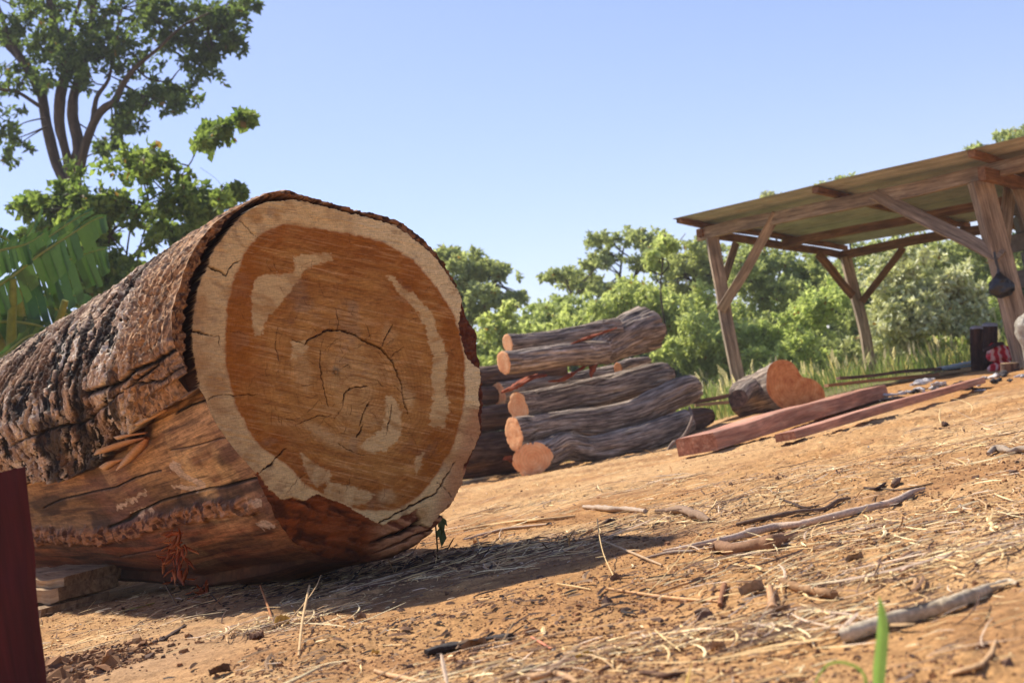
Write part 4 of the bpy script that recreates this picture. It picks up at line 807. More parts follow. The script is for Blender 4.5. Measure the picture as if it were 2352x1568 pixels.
# ================================================================ VEGETATION
def leafmat(name, transl=.55, rough=.6): return col_mat(name, rough, 30, .15, 0, 0, transl, spec=.3)
LM = leafmat('leaf'); LMW = leafmat('pale_leaf', .25); LMB = leafmat('banana_leaf', .22, .35)
BRK = fibre_mat('tree_bark', [(.3, tuple(srgb(52, 42, 34))), (.55, tuple(srgb(96, 80, 66))), (.8, tuple(srgb(140, 122, 104)))], scale=9, stretch=.2, bmp=.8, bd=.03)
def leaves(clusters, Z, n, size, cols, rs, clump=.22, per=26, spread=1.0, long=1.9, droop=.2, mat=None, depth=1.0):
    """leaf blades gathered in twig clumps through the ellipsoid clusters (x, y, rx, ry) of the photo, at distance Z"""
    sub = []
    for (x, y, rx, ry) in clusters:                             # every mass breaks up into uneven smaller boughs
        k = 3 + int(rs.integers(3, 6)); 
        for _ in range(k):
            a = rs.uniform(0, 2 * math.pi); q = rs.uniform(.2, .85); f = rs.uniform(.35, .75); sub.append((x + rx * q * math.cos(a), y + ry * q * math.sin(a), rx * f, ry * f))
    clusters = sub
    ar = np.array([c[2] * c[3] for c in clusters], float); ar /= ar.sum(); Cc = []; Rr = []; Tn = []
    for (x, y, rx, ry), a in zip(clusters, ar):
        k = max(3, int(n * a / per)); u = rs.normal(0, 1, (k, 3)); u /= np.linalg.norm(u, axis=1)[:, None]; u *= (rs.random(k) ** .5 * np.exp(rs.normal(0, .22, k)))[:, None]
        zc = Z + rs.normal(0, .02) * Z; m = zc / F; rz = (rx + ry) / 2 * depth
        px = x + u[:, 0] * rx; py = y + u[:, 1] * ry; Zs = zc + u[:, 2] * rz * m
        Cc.append(P(px, py, Zs)); Rr.append(np.full(k, clump * (min(rx, ry) * .5 + 9) * m * 2.2) * rs.uniform(.6, 1.4, k)); Tn.append(rs.normal(0, 1, k) * .5 + rs.normal(0, .35))
    Cc = np.vstack(Cc); Rr = np.concatenate(Rr); Tn = np.concatenate(Tn); K = len(Cc)
    idx = np.repeat(np.arange(K), per); M = len(idx)
    dirs = rs.normal(0, 1, (K, 3)) + [0, 0, -.15]; dirs /= np.linalg.norm(dirs, axis=1)[:, None]; tt = rs.uniform(-1.0, 1.25, M)
    off = dirs[idx] * tt[:, None] * 1.7 + rs.normal(0, .26, (M, 3)) * (1.25 - .5 * np.abs(tt))[:, None]; off[:, 2] -= .3 * tt ** 2; pos = Cc[idx] + off * Rr[idx][:, None] * .6 * spread
    d = rs.normal(0, 1, (M, 3)); d[:, 2] -= droop; d /= np.linalg.norm(d, axis=1)[:, None]
    nn = rs.normal(0, 1, (M, 3)) + [0, 0, 1.2]; s = np.cross(d, nn); s /= np.linalg.norm(s, axis=1)[:, None] + 1e-9; up = np.cross(s, d)
    L = size * rs.uniform(.6, 1.3, M); W = L / long
    V = np.stack([pos, pos + d * (L * .45)[:, None] + s * (W * .5)[:, None] + up * (L * .06)[:, None], pos + d * L[:, None] - up * (L * .12)[:, None], pos + d * (L * .45)[:, None] - s * (W * .5)[:, None] + up * (L * .06)[:, None]], 1)
    t = rs.random(M) * .6 + (Tn[idx] + 1) * .25; c = mixc(cols[0], cols[1], np.clip(t, 0, 1)); c = c * rs.uniform(.65, 1.3, M)[:, None]
    dead = rs.random(M) < .012; c[dead] = srgb(150, 120, 60)
    return V.reshape(-1, 3), np.arange(M * 4).reshape(M, 4), np.repeat(c, 4, 0), pos, Cc
def limbs(mb, lines, Z, rs, jz=.6):
    for L in lines:
        a = np.array(L, float); zz = Z + np.linspace(0, 1, len(a)) * rs.normal(0, jz); p = P(a[:, 0], a[:, 1], zz)
        add_tube(mb, p, a[:, 2] * .78 * Z / F, 9, n=len(a) * 5, lump=.12, seed=int(a[0, 0]), lf=8)
def tree(name, label, cat, group, clusters, Z, n, size, cols, lines, seed, mat=None, crown='crown', twigs=0, **k):
    rs = np.random.default_rng(seed); root = empty(name, label, cat, group)
    V, Q, c, pos, Cc = leaves(clusters, Z, n, size, cols, rs, **k)
    if lines or twigs:
        mb = MB(); limbs(mb, lines, Z, rs)
        if twigs:
            nodes = []
            for L in lines:
                a = np.array(L, float); pp, _ = spline(P(a[:, 0], a[:, 1], np.full(len(a), float(Z))), 1, len(a) * 4); nodes.append(pp[len(pp) // 3:])
            nodes = np.vstack(nodes) if nodes else Cc[:1]
            for j in rs.choice(len(Cc), min(twigs, len(Cc)), False):
                q = nodes[np.argmin(((nodes - Cc[j]) ** 2).sum(1) + rs.random(len(nodes)) * .3)]; mid = (q + Cc[j]) / 2 + rs.normal(0, .06, 3) * np.linalg.norm(q - Cc[j])
                add_tube(mb, [q, mid, Cc[j]], np.array([2.2, 1.5, .7]) * Z / F, 5, n=7, caps=False)
        mb.build('trunk', BRK, root)
    mesh(crown, V, Q, mat or LM, root, c, False)
    return root
def gl(x, y, r0, r1, xe=None, n=3):                              # straight stem down to the ground (photo lean)
    return None
G1, G2_ = srgb(84, 110, 48), srgb(124, 150, 70)
BR1, BR2 = srgb(122, 150, 62), srgb(186, 204, 108)
DK1, DK2 = srgb(60, 86, 38), srgb(110, 138, 64)
tree('tall_tree', 'tall tree with several dark rising stems and a broad leafy crown, upper left', 'tree', None,
 [(300,60,220,90),(430,70,115,70),(500,40,80,50),(420,165,90,55),(480,140,60,30),(340,215,95,60),(200,130,110,80),(60,60,90,80),(15,290,55,75),(60,190,55,50),(160,10,210,60),(565,8,32,26),(390,235,55,45),(300,280,60,40),(255,330,40,25),(520,100,50,26),(410,20,120,40),(-60,150,80,90)],
 26, 14000, .13, (srgb(72,92,46), srgb(126,146,80)),
 [[(262,1010,38),(235,900,34),(200,700,31),(185,560,30),(172,470,31),(165,400,26)],[(155,430,17),(128,372,16),(108,290,16),(92,205,15),(60,150,14),(20,105,12),(-40,50,10)],[(94,215,12),(50,140,10),(15,70,8),(-10,0,7),(-20,-60,5)],[(165,410,16),(150,345,13),(137,290,15),(138,225,17),(150,150,14),(130,80,12),(112,0,10),(100,-60,8)],[(172,400,20),(180,335,18),(166,255,16),(180,180,13),(205,100,11),(215,0,9)],[(182,385,15),(203,312,13),(230,258,12),(264,232,11),(282,195,9),(312,155,7),(360,115,5),(420,60,4),(480,30,2)],[(213,285,9),(222,225,7),(250,180,5),(262,100,4),(280,20,3)],[(92,245,6),(42,213,5),(2,205,5),(-60,185,4)],[(180,180,7),(160,90,6),(185,0,5)],[(312,155,4),(340,180,3),(390,190,2)],[(282,195,5),(330,220,3),(380,230,2)]], 101, twigs=160, clump=.24, spread=1.15)
tree('climbing_vine', 'bright green vine and bush smothering the lower trunk of the tall tree', 'vine', None,
 [(370,400,85,50),(300,470,75,60),(420,450,55,45),(330,360,50,28),(460,485,40,28),(520,460,36,22),(503,297,42,14),(470,320,13,22),(385,530,60,36),(250,640,50,60),(160,440,45,45),(70,470,45,26),(80,545,40,40),(270,660,50,40),(232,520,40,60),(200,640,36,60),(165,560,36,70),(300,640,28,20),(430,555,20,14),(540,440,14,8),(150,500,30,50),(255,590,40,40),(200,470,30,40),(560,272,16,7)],
 17, 4200, .11, (srgb(96,122,58), srgb(156,174,94)), [[(225,760,5),(226,690,5),(236,610,4.5),(252,540,4),(330,470,3),(400,420,2.4),(440,370,2),(455,330,1.6),(500,300,1.2),(575,270,.8)],[(190,760,6),(185,640,6),(175,520,5),(168,430,4)],[(252,540,2),(300,520,1.6),(390,530,1.2),(450,540,.8)],[(460,385,.5),(500,415,.5),(530,460,.5)],[(330,470,2),(420,450,1.4),(520,465,.8)]], 102, twigs=90, clump=.42, spread=1.25, long=1.5)
# banana plant
def banana():
    rs = np.random.default_rng(4); root = empty('banana_plant', 'banana plant with torn arching green fronds at the left edge', 'banana plant'); Z = 10.5
    fr = [([(-60,690),(20,640),(90,585),(160,540),(215,505),(245,498)], 20, 62, 0), ([(-60,730),(10,690),(80,640),(150,600),(215,577),(248,570)], 16, 92, .3), ([(-30,760),(40,715),(110,705),(170,730),(215,752),(262,765)], 22, 42, .6), ([(-60,600),(0,575),(60,560),(110,530)], 30, 44, -.3),
          ([(-60,745),(20,738),(90,748),(150,776),(200,812)], 20, 44, .1), ([(-50,640),(10,600),(60,545),(100,470)], 24, 26, .7), ([(-60,800),(0,770),(60,775),(120,800),(160,832)], 34, 46, .4), ([(-20,640),(60,575),(110,545),(170,505),(215,482)], 30, 18, 1.2), ([(-40,720),(30,690),(90,680),(140,672),(210,690)], 34, 30, .9), ([(-40,850),(20,805),(70,770),(130,775),(180,800)], 28, 34, -.5), ([(-40,560),(-10,540),(30,560),(60,600)], 30, 20, .2), ([(-20,880),(40,850),(100,838),(160,850)], 26, 24, .3)]
    for i, (L, wu, wl, dz) in enumerate(fr):
        mb = MB(); rb = MB(); a = np.array(L, float); p = P(a[:, 0], a[:, 1], Z + dz + np.linspace(-.2, .5, len(a))); n = 90; c, r = spline(p, np.interp(np.linspace(0, 1, len(a)), [0, .15, 1], [.016, .012, .003]), n); T, _, _ = frames(c)
        add_tube(rb, c[::6], r[::6], 7, col=srgb(176, 186, 110), n=40)
        for sgn, w in ((-1, wu), (1, wl)):
            w = w * Z / F; j = 0
            while j < n - 3:
                k = min(n - 2, j + rs.integers(2, 7)); t = (j + k) / 2 / n; ww = w * (math.sin((t * .84 + .12) * math.pi) ** .6) * rs.uniform(.8, 1.08)
                side = -sgn * (Uc * 1.0) * -1; side = Uc * (-1 if sgn > 0 else 1) + Fw * rs.uniform(-.3, .3) + T[j] * .35
                side = side / np.linalg.norm(side); droop = np.array([0, 0, -1]) * .22 * ww
                A, B = c[j], c[k]; g = rs.uniform(.0, .12)
                q = [A, B, B + side * ww * .5 + droop * .4, A + side * ww * .5 + droop * .4, B + side * ww * (1 - g) + droop + T[j] * .01 - (B - A) * .12, A + side * ww + droop + (B - A) * .12]
                col = mixc(srgb(44, 76, 42), srgb(88, 122, 62), np.array(rs.random() * (.7 if i != 5 else 1.6))); mb.add(q, [[0, 1, 2, 3], [3, 2, 4, 5]], col)
                j = k
        o = rb.build('frond', LM, root); o.name = 'frond'; mb.build('frond_blade', LMB, o, False)
    mb = MB()
    for x0, x1, y1 in ((20, 30, 640), (60, 40, 660), (0, -20, 640), (100, 150, 690)):
        p = P(np.array([x0 + 60., x0 + 10., x1]), np.array([1010., 850., y1]), Z + rs.uniform(-.2, .3, 3)); add_tube(mb, p, [.09, .05, .025], 9, col=mixc(srgb(150, 140, 60), srgb(110, 120, 50), np.array(rs.random())), n=20, lump=.1)
    mb.build('stalk', col_mat('stalk', .6, 20, .3), root)
banana()
# trees and bushes of the background, each its own plant
bush = [
 ('tree', 'dark green spreading tree just right of the big log', [(1060,600,66,36),(1110,640,76,34),(1150,688,50,20),(1040,650,55,50),(1080,730,40,45),(1015,590,30,22),(1180,685,26,12),(1150,625,30,16),(1030,720,40,60)], 30, 15000, .19, DK1, DK2, [[(1090,960,14),(1075,820,10),(1062,700,7),(1060,620,4)],[(1066,740,5),(1100,680,4),(1150,650,2)]]),
 ('tree', 'flat-topped umbrella tree rising above the bushes between log pile and shed', [(1420,555,64,22),(1480,538,44,18),(1385,590,50,20),(1300,628,46,16),(1265,634,22,12),(1340,645,66,18),(1450,608,56,20),(1500,572,34,22),(1400,655,80,24),(1350,610,20,10)], 33, 12500, .17, srgb(62,90,36), srgb(122,146,70), [[(1440,980,10),(1410,820,8),(1400,740,6),(1420,660,4),(1430,580,3)],[(1400,740,5),(1350,680,4),(1295,640,2.5),(1262,630,1)],[(1410,690,4),(1460,630,3),(1500,570,2)],[(1295,640,2),(1310,670,2),(1340,720,2)]]),
 ('sapling', 'light green sapling with sparse leaves beside the umbrella tree', [(1528,548,12,18),(1515,575,26,12),(1540,560,14,10),(1500,600,20,14)], 24, 420, .2, BR1, BR2, [[(1560,900,3),(1520,700,2.4),(1522,600,1.6),(1526,540,1)]]),
 ('bush', 'bright shrub with pale tips between the big log and the log pile', [(1150,735,34,34),(1130,780,44,44),(1165,715,14,18),(1120,830,50,40),(1090,850,50,40)], 20, 6500, .15, BR1, srgb(186,200,110), []),
 ('bush', 'mid green bush behind the topmost log of the pile', [(1250,725,60,30),(1220,770,70,50),(1300,700,50,22),(1330,740,60,50)], 27, 8500, .17, G1, srgb(136,168,66), []),
 ('bush', 'broad yellow-green bush above the thick end of the forked log', [(1400,700,80,40),(1460,680,80,44),(1440,760,100,60),(1350,780,90,60),(1530,720,60,60)], 25, 15000, .16, srgb(104,132,58), BR2, []),
 ('bush', 'olive bush thinning against the sky left of the shed', [(1590,600,50,36),(1560,640,60,50),(1620,570,36,26),(1640,630,50,50)], 31, 7500, .18, srgb(94,114,50), srgb(150,164,84), [[(1600,900,6),(1590,700,4),(1600,600,2)]]),
 ('bush', 'leafy green bush behind the left post of the shed', [(1600,720,70,60),(1580,800,80,60),(1680,760,70,60),(1650,840,90,40)], 24, 12500, .15, srgb(96,126,54), BR2, []),
 ('bush', 'tall dark green bush inside the left half of the shed opening', [(1760,610,80,50),(1720,660,70,60),(1800,680,80,60),(1860,620,60,50),(1790,740,60,40)], 28, 14000, .17, DK1, srgb(130,158,72), []),
 ('bush', 'bright green bush low between the two left posts of the shed', [(1770,770,80,50),(1860,760,70,60),(1830,830,90,40),(1900,700,50,60),(1740,830,50,40)], 23, 13000, .14, srgb(108,144,56), srgb(180,202,104), []),
 ('bush', 'dark green bush low behind the back post of the shed', [(1960,760,60,50),(1930,640,50,50),(1920,800,50,40),(2000,800,60,30)], 26, 8500, .15, DK1, srgb(118,146,70), []),
 ('shrub', 'silvery shrub with whitish leaves in the middle of the shed opening', [(2090,770,120,36),(2200,700,60,60),(2060,640,70,50),(2120,700,90,54),(2040,720,60,50),(2180,650,56,50),(2190,740,70,34),(2110,600,70,30),(2240,700,40,40)], 21, 16000, .17, srgb(128,140,90), srgb(255,253,226), []),
 ('bush', 'dark bush behind the silvery shrub under the shed roof', [(2060,580,100,34),(2200,570,100,40),(2300,600,50,60),(2150,640,120,60)], 30, 14000, .18, DK1, DK2, []),
 ('bush', 'bright bush right of the silvery shrub by the stumps', [(2290,730,36,50),(2260,780,60,36),(2310,650,30,40),(2200,800,60,24),(2120,790,60,24)], 22, 9000, .14, srgb(100,134,52), srgb(176,196,92), []),
 ('tree', 'leafy treetop showing above the middle of the shed roof', [(1940,420,46,18),(1920,440,40,14),(1900,480,60,30),(1980,470,80,30)], 36, 3600, .2, G1, srgb(150,172,84), [[(2010,900,8),(1960,600,6),(1940,430,3)]]),
 ('tree', 'treetop showing above the right end of the shed roof', [(2330,322,46,20),(2270,345,50,13),(2230,365,34,10),(2360,300,30,22),(2190,375,24,6),(2340,380,70,30)], 36, 4200, .2, G1, srgb(140,162,90), [[(2440,900,8),(2380,600,6),(2330,340,3)]]),
 ('tree', 'nearly bare treetop left of the treetop above the shed roof', [(1775,452,26,9),(1790,470,30,10),(1750,465,14,6)], 38, 240, .17, srgb(120,120,100), srgb(150,150,120), [[(1830,900,6),(1790,620,4),(1778,450,1.5)],[(1785,520,2),(1760,470,1)],[(1786,530,2),(1800,480,1)]]),
]
for i, (nm, lb, cl, Z, n, sz, c1, c2, ln) in enumerate(bush):
    tree(nm, lb, nm, 'bushes and trees behind the yard', cl, Z, int(n * 1.15), sz * .62, (1.35 * mixc(c1, srgb(168,172,116), .6), 1.2 * mixc(c2, srgb(212,212,164), .55)), ln, 200 + i, mat=LMW if nm == 'shrub' else LM, clump=.2, spread=1.2, twigs=60 if ln else 0)  # leaf colours washed paler, which also paints distance haze into them
def barebranches():
    rs = np.random.default_rng(8)
    mb = MB()
    for k in range(60):
        x, y = rs.uniform(1520, 1640), rs.uniform(590, 680); a = rs.normal(-1.3, .6); L = rs.uniform(20, 70); p = P(np.array([x, x + L * .5 * math.cos(a), x + L * math.cos(a + .3)]), np.array([y, y + L * .5 * math.sin(a), y + L * math.sin(a + .3)]), rs.uniform(33, 35)); add_tube(mb, p, [.03, .02, .008], 5, n=6, caps=False)
    add_tube(mb, P(np.array([1640., 1600, 1585]), np.array([900., 740, 640]), 34), [.09, .06, .04], 7, n=9)
    tag(mb.build('bare_tree', STK), 'grey bare-branched tree faint against the sky left of the shed', 'tree')
barebranches()
# woodland mass closing the gaps far behind, low undergrowth
rs = np.random.default_rng(77)
cl = [(x, 1018 - (x - 1100) * .195 - 170 + rs.normal(0, 14), 80, 46) for x in range(1000, 2500, 62)] + [(x, 1018 - (x - 1100) * .195 - k, 90, 44) for k in (110, 60, 20) for x in range(960, 2500, 62)]
V, Q, c, _, _ = leaves(cl, 40, 120000, .2, (srgb(58,86,30), srgb(128,152,66)), rs, clump=.25, spread=1.3)
tag(mesh('distant_undergrowth', V, Q, LM, None, c, False), 'green undergrowth closing the view behind the bushes', 'undergrowth', kind='stuff')
cl = [(x, 1180 - x * .195 + rs.normal(0, 14), 90, 70) for x in range(-300, 1000, 70)]
V, Q, c, _, _ = leaves(cl, 22, 16000, .2, (srgb(50,82,26), srgb(120,150,56)), rs, clump=.3, spread=1.3)
tag(mesh('undergrowth', V, Q, LM, None, c, False), 'green undergrowth behind the big log and banana plant', 'undergrowth', kind='stuff')
# tall grass with pale plumes
def grass():
    rs = np.random.default_rng(12); mb = []
    M = 30000; x = rs.uniform(-3.5, 13, M); y = rs.uniform(14.2, 23, M)
    keep = ((y > 15.2 + .5 * np.sin(x * 2)) | (x < 2.6)) & ~((x < 1.9) & (y < 14.8)); keep &= ~((np.abs(x - 2.45) < .7) & (y < 14.6)); keep &= ~((x > 3) & (x < 8.5) & (y < 17.5) & (y > 12)) | (rs.random(M) < .10)
    x, y = x[keep], y[keep]; M = len(x); z = gz(x, y, False); H = rs.uniform(.14, .46, M) * (0.6 + .5 * sst(fbm(v3(x * .8, y * .8, 0), 2, 3), -.5, .5)); W = rs.uniform(.004, .010, M)
    a = rs.uniform(0, 2 * math.pi, M); b = rs.uniform(0, 2 * math.pi, M); lean = rs.uniform(.1, .6, M) * H; base = np.stack([x, y, z - .02], -1)
    s = np.stack([np.cos(a), np.sin(a), 0 * a], -1) * W[:, None]; d = np.stack([np.cos(b), np.sin(b), 0 * b], -1)
    up = np.array([0, 0, 1.]); p1 = base + up * (H * .6)[:, None] + d * (lean * .3)[:, None]; p2 = base + up * H[:, None] + d * lean[:, None]
    V = np.stack([base - s, base + s, p1 + s * .8, p1 - s * .8, p2 + s * .15, p2 - s * .15], 1).reshape(-1, 3); i = np.arange(M) * 6
    Q = np.concatenate([np.stack([i, i + 1, i + 2, i + 3], -1), np.stack([i + 3, i + 2, i + 4, i + 5], -1)])
    t = rs.random(M); c = mixc(srgb(104,126,64), srgb(156,168,108), t); dry = rs.random(M) < .2; c[dry] = srgb(204, 188, 130)
    V2 = []; c2 = []; Mp = 900; j = rs.choice(M, Mp, False)
    for k in range(3):
        b0 = p2[j] + up * (.04 * k); e = b0 + up * .09 + d[j] * .05; ss = s[j] * 2.2; V2.append(np.stack([b0 - ss * .4, b0 + ss, e + ss * .4, e - ss * .6], 1).reshape(-1, 3))
    V2 = np.vstack(V2); Q2 = np.arange(len(V2)).reshape(-1, 4) + len(V); cc = np.vstack([np.repeat(c, 6, 0), np.tile(srgb(220, 206, 172), (len(V2), 1))])
    tag(mesh('tall_grass', np.vstack([V, V2]), np.vstack([Q, Q2]), LM, None, cc, False), 'tall green grass with pale plumes behind the yard', 'grass', kind='stuff')
grass()
# ================================================================ LITTER ON THE YARD
Z7 = lambda pts: np.array([(1194.4 + .32626 * a, 1056.6 + .32626 * b) for a, b in pts])
Z8 = lambda pts: np.array([(1745.6 + .41421 * a, 918.75 + .41421 * b) for a, b in pts])
Z6 = lambda pts: np.array([(551.25 + .3125 * a, 1102.5 + .3125 * b) for a, b in pts])
ZB = lambda pts: np.array([(a * .4729, 826.9 + .4729 * b) for a, b in pts])
TW = col_mat('litter', .85, 9, .3, .6, .001, kind='suv', stretch=(60, 900, 900)) if False else col_mat('litter', .85, 140, .32, .6, .002)
def stick(name, label, cat, tr, pts, r, c1, lump=.25, seg=8, flat=1.0, c2=None, lift=None, tip=None, group=None, knots=0):
    p = tr(pts); g = G(p[:, 0], p[:, 1]); r = np.broadcast_to(np.asarray(r, float), (len(p),)) * 1.0; Z = (g - CAM) @ Fw; rm = r * Z / F * 1.0; g = G(p[:, 0], p[:, 1], rm * 1.1)
    g = g.copy(); sh = (g - CAM); g -= sh / np.linalg.norm(sh, axis=1)[:, None] * 0; g[:, 2] = gz(g[:, 0], g[:, 1], False) + rm * .95 * (flat if flat < 1 else 1) + .002
    if lift is not None: g[:, 2] += np.asarray(lift)
    rs = np.random.default_rng(int(abs(p).sum())); n = max(16, len(p) * 8)
    V, Q, S, cen = tube(g, rm, seg, n=n, lump=lump, lf=5, seed=int(p[0, 0]) % 97, flat=flat, groove=.12)
    if knots:
        for k in rs.choice(np.arange(3, n - 3), knots, False): V[k] += (V[k] - cen[k]) * .22
    c = mixc(c1, c2 if c2 is not None else np.array(c1) * .72, np.clip(.3 + .6 * fbm(V * 60, 3, 5), 0, 1)); mb = MB(); mb.add(V.reshape(-1, 3), Q, c.reshape(-1, 3), S.reshape(-1, 3))
    for row in (0, -1):
        ring = V[row]; ce = ring.mean(0); q = [[j, (j + 1) % seg, (j + 2) % seg, seg] for j in range(0, seg, 2)]; q = q if row else [x[::-1] for x in q]
        mb.add(np.vstack([ring, ce[None]]), q, tip if tip is not None else np.array(c1) * .8)
    return tag(mb.build(name, TW), label, cat, group)
GR = srgb(206, 180, 156); ST = srgb(226, 190, 132); BRN = srgb(132, 92, 62); DKB = srgb(74, 54, 44); TAN = srgb(204, 160, 110); GRY = srgb(158, 140, 124)
stick('bamboo_stalk', 'long grey-tan dry stalk lying slanting across the middle of the yard', 'stalk', Z7, [(1010,640),(1210,605),(1500,545),(1770,485),(1971,450),(2290,375),(2480,330),(2640,290),(2760,225),(2850,200)], [2.5,5,8,9.5,8,9,8,9,6,3], GR, .12, 12, knots=4)
stick('root_chunk', 'knobbly brown root lying under the long dry stalk', 'root', Z7, [(1345,628),(1400,600),(1500,622),(1600,605),(1700,590),(1800,575),(1880,540),(1945,510)], [10,14,13,14,15,15,11,6], srgb(150,112,82), .4, 12)
stick('branch_piece', 'thick mottled grey branch piece behind the green grass blade, lower right', 'branch', Z8, [(450,1308),(520,1290),(600,1258),(720,1222),(850,1185),(980,1150),(1080,1120),(1180,1085),(1290,1040),(1370,1012),(1430,1022)], [15,17,18,17,17,18,17,14,11,9,5], srgb(208,190,160), .16, 18, c2=srgb(120,102,80), knots=5, tip=srgb(120,96,80))
stick('charred_stick', 'black charred stick lying on bare soil in the near foreground', 'stick', Z6, [(1365,1245),(1450,1215),(1560,1190),(1660,1185),(1760,1165),(1870,1140),(1985,1135)], [13,16,15,11,10,11,10], srgb(66,58,54), .6, 12, .55)
stick('twig', 'dark forked twig parallel to the long stalk, just above it', 'twig', Z8, [(-130,690),(0,662),(200,622),(350,600),(430,560),(500,545)], [4,5,5,5,6,3], srgb(120,96,78), .3)
stick('twig', 'short dark twig crossing the forked twig above the long stalk', 'twig', Z8, [(110,550),(180,575),(250,598),(330,585)], [2.5,3.5,3.5,2], DKB)
stick('twig', 'pale thin twig under the lower tip of the long stalk', 'twig', Z7, [(890,690),(1050,652),(1220,640)], [2.5,4,3], GRY)
stick('straw', 'straight pale straw slanting down towards the tip of the long stalk', 'straw', Z7, [(560,560),(780,650),(1000,742)], [2,3,2.5], srgb(196,166,130), .05)
stick('twig', 'thin dark twig at the tip of the big log shadow', 'twig', Z7, [(470,542),(650,540),(840,558)], [2.5,3,2], DKB)
stick('straw', 'long bright straw lying across the centre foreground', 'straw', Z7, [(605,905),(900,950),(1150,980),(1400,997)], [2,4,4,2.5], srgb(226,176,122), .08)
stick('straw', 'thinner straw left of the long bright one', 'straw', Z7, [(260,872),(400,895),(500,915)], [1.5,2.5,2], ST)
stick('twig', 'thin tan twig pointing up right above the long bright straw', 'twig', Z7, [(960,942),(1130,882),(1240,850),(1335,812)], [2.5,3,3,2], TAN)
stick('stalk_piece', 'short dry stalk piece with a dark split end', 'stalk', Z7, [(430,522),(530,475),(600,445)], [3,6,6], TAN, .2)
stick('bark_scrap', 'dark bark scrap at the end of the short dry stalk', 'bark scrap', Z7, [(598,448),(630,430),(665,415)], [6,7,4], DKB, .4)
stick('wood_splinter', 'thick grey frayed wood splinter near the bottom edge', 'splinter', Z7, [(190,1500),(260,1440),(340,1370),(410,1305)], [5,10,10,7], srgb(176,146,116), .4, 10, .6)
stick('root_piece', 'pale tan root lying along the bottom edge below the frayed splinter', 'root', Z7, [(-40,1548),(60,1525),(150,1525),(240,1500),(330,1530),(410,1570)], [5,7,8,7,7,4], srgb(206,164,120), .25)
stick('curled_straw', 'thin curled straw standing up from a dead leaf', 'straw', Z7, [(585,620),(592,700),(610,760),(665,832)], 1.3, ST, .05, lift=[.085,.06,.03,0])
stick('straw', 'long pale straw at the edge of the log shadow, upper one', 'straw', Z7, [(-360,500),(-100,450),(100,425),(250,410),(390,394)], [2,3,4,4,3], srgb(222,184,132), .08)
stick('straw', 'long pale straw at the edge of the log shadow, lower one', 'straw', Z7, [(-400,560),(-250,520),(-100,485),(50,468),(220,450)], [2,3,3,3,2], GR, .08)
stick('twig', 'grey twig inside the shadow right of the big log', 'twig', Z6, [(1560,545),(1700,525),(1880,495),(1990,470),(2200,432)], [3,3.5,4,3,2], GRY)
stick('branch_piece', 'greyish stick left of the knotty root, centre of the yard', 'branch', Z7, [(445,310),(560,335),(650,342),(760,345),(880,352)], [4,6,7,6,5], srgb(190,168,146), .2, knots=2)
stick('root_chunk', 'knotty grey-brown root right of the greyish stick', 'root', Z7, [(960,372),(1060,348),(1150,350),(1220,378),(1290,400),(1330,425)], [5,8,10,11,9,5], srgb(150,122,98), .45, 12)
stick('stub', 'short tan stub standing behind a flat dead leaf', 'stub', Z7, [(1758,900),(1768,970),(1778,1050)], [8,9,10], srgb(196,150,106), .12, 12)
stick('stub', 'short brown knobbly stub left of the bigger dead leaf', 'stub', Z7, [(1440,880),(1425,940),(1405,1025)], [6,7,6], srgb(160,110,74), .35)
stick('branch_piece', 'short brown branch stub with a ringed end left of the green blade', 'branch', Z8, [(120,1005),(200,1035),(280,1055),(350,1068),(415,1078)], [8,10,10,11,10], srgb(176,134,92), .25, 12, c2=srgb(96,70,48), knots=2)
stick('husk', 'pale dry husk below the short brown branch stub', 'husk', Z8, [(220,1128),(290,1145),(380,1170),(480,1182)], [3,8,7,1.5], srgb(226,192,140), .3, 8, .35)
stick('branch_piece', 'crooked grey branch at the right edge of the yard', 'branch', Z8, [(1265,300),(1300,272),(1340,268),(1390,282),(1440,272),(1520,270)], [5,8,8,6,8,7], srgb(176,156,134), .3, 10)
stick('twig', 'short dark twig above the long stalk', 'twig', Z8, [(578,488),(640,496),(670,480),(695,462)], [3,4,4,3], DKB)
stick('twig', 'thin straight dark twig right of the short dark one', 'twig', Z8, [(670,492),(760,500),(860,485),(960,462)], [1.5,2.5,2,1.5], srgb(110,90,72))
stick('bark_scrap', 'small knob of dark bark above the long stalk', 'bark scrap', Z8, [(735,470),(752,455),(770,440)], [6,8,6], srgb(130,104,84), .5)
stick('branch_piece', 'brown stick bit in the litter above the thick mottled branch', 'branch', Z8, [(735,918),(790,880),(830,855),(890,852)], [6,8,8,4], srgb(150,112,82), .3)
stick('wood_chip', 'pale wood chip beside the brown stick bit', 'wood chip', Z8, [(785,945),(830,915),(880,895)], [7,9,6], srgb(206,168,144), .3, 8, .5)
stick('twig', 'slim grey twig right of the pale wood chip', 'twig', Z8, [(860,930),(940,890),(1018,848)], [2,3,2], GRY)
stick('husk', 'twisted pale dry husk near the bottom right corner', 'husk', Z8, [(1050,1512),(1120,1490),(1200,1465),(1270,1410),(1310,1330)], [8,12,12,8,2], srgb(206,166,120), .45, 10, .5)
stick('straw', 'tilted pale straw standing in soil left of the charred stick', 'straw', Z6, [(430,1290),(480,1110),(540,935)], [3,3.4,2.6], srgb(214,178,128), .05, lift=[0,.03,.06])
stick('twig', 'small brown twig poking up below the big log', 'twig', Z6, [(170,890),(205,960),(248,1050)], [2,3,2.5], srgb(170,112,66), .2, lift=[.05,.025,0])
stick('root_piece', 'long tan root lying in the foreground below the charred stick', 'root', Z6, [(990,1405),(1080,1430),(1180,1450),(1290,1475),(1420,1500)], [4,5,6,4,3], srgb(214,172,124), .25)
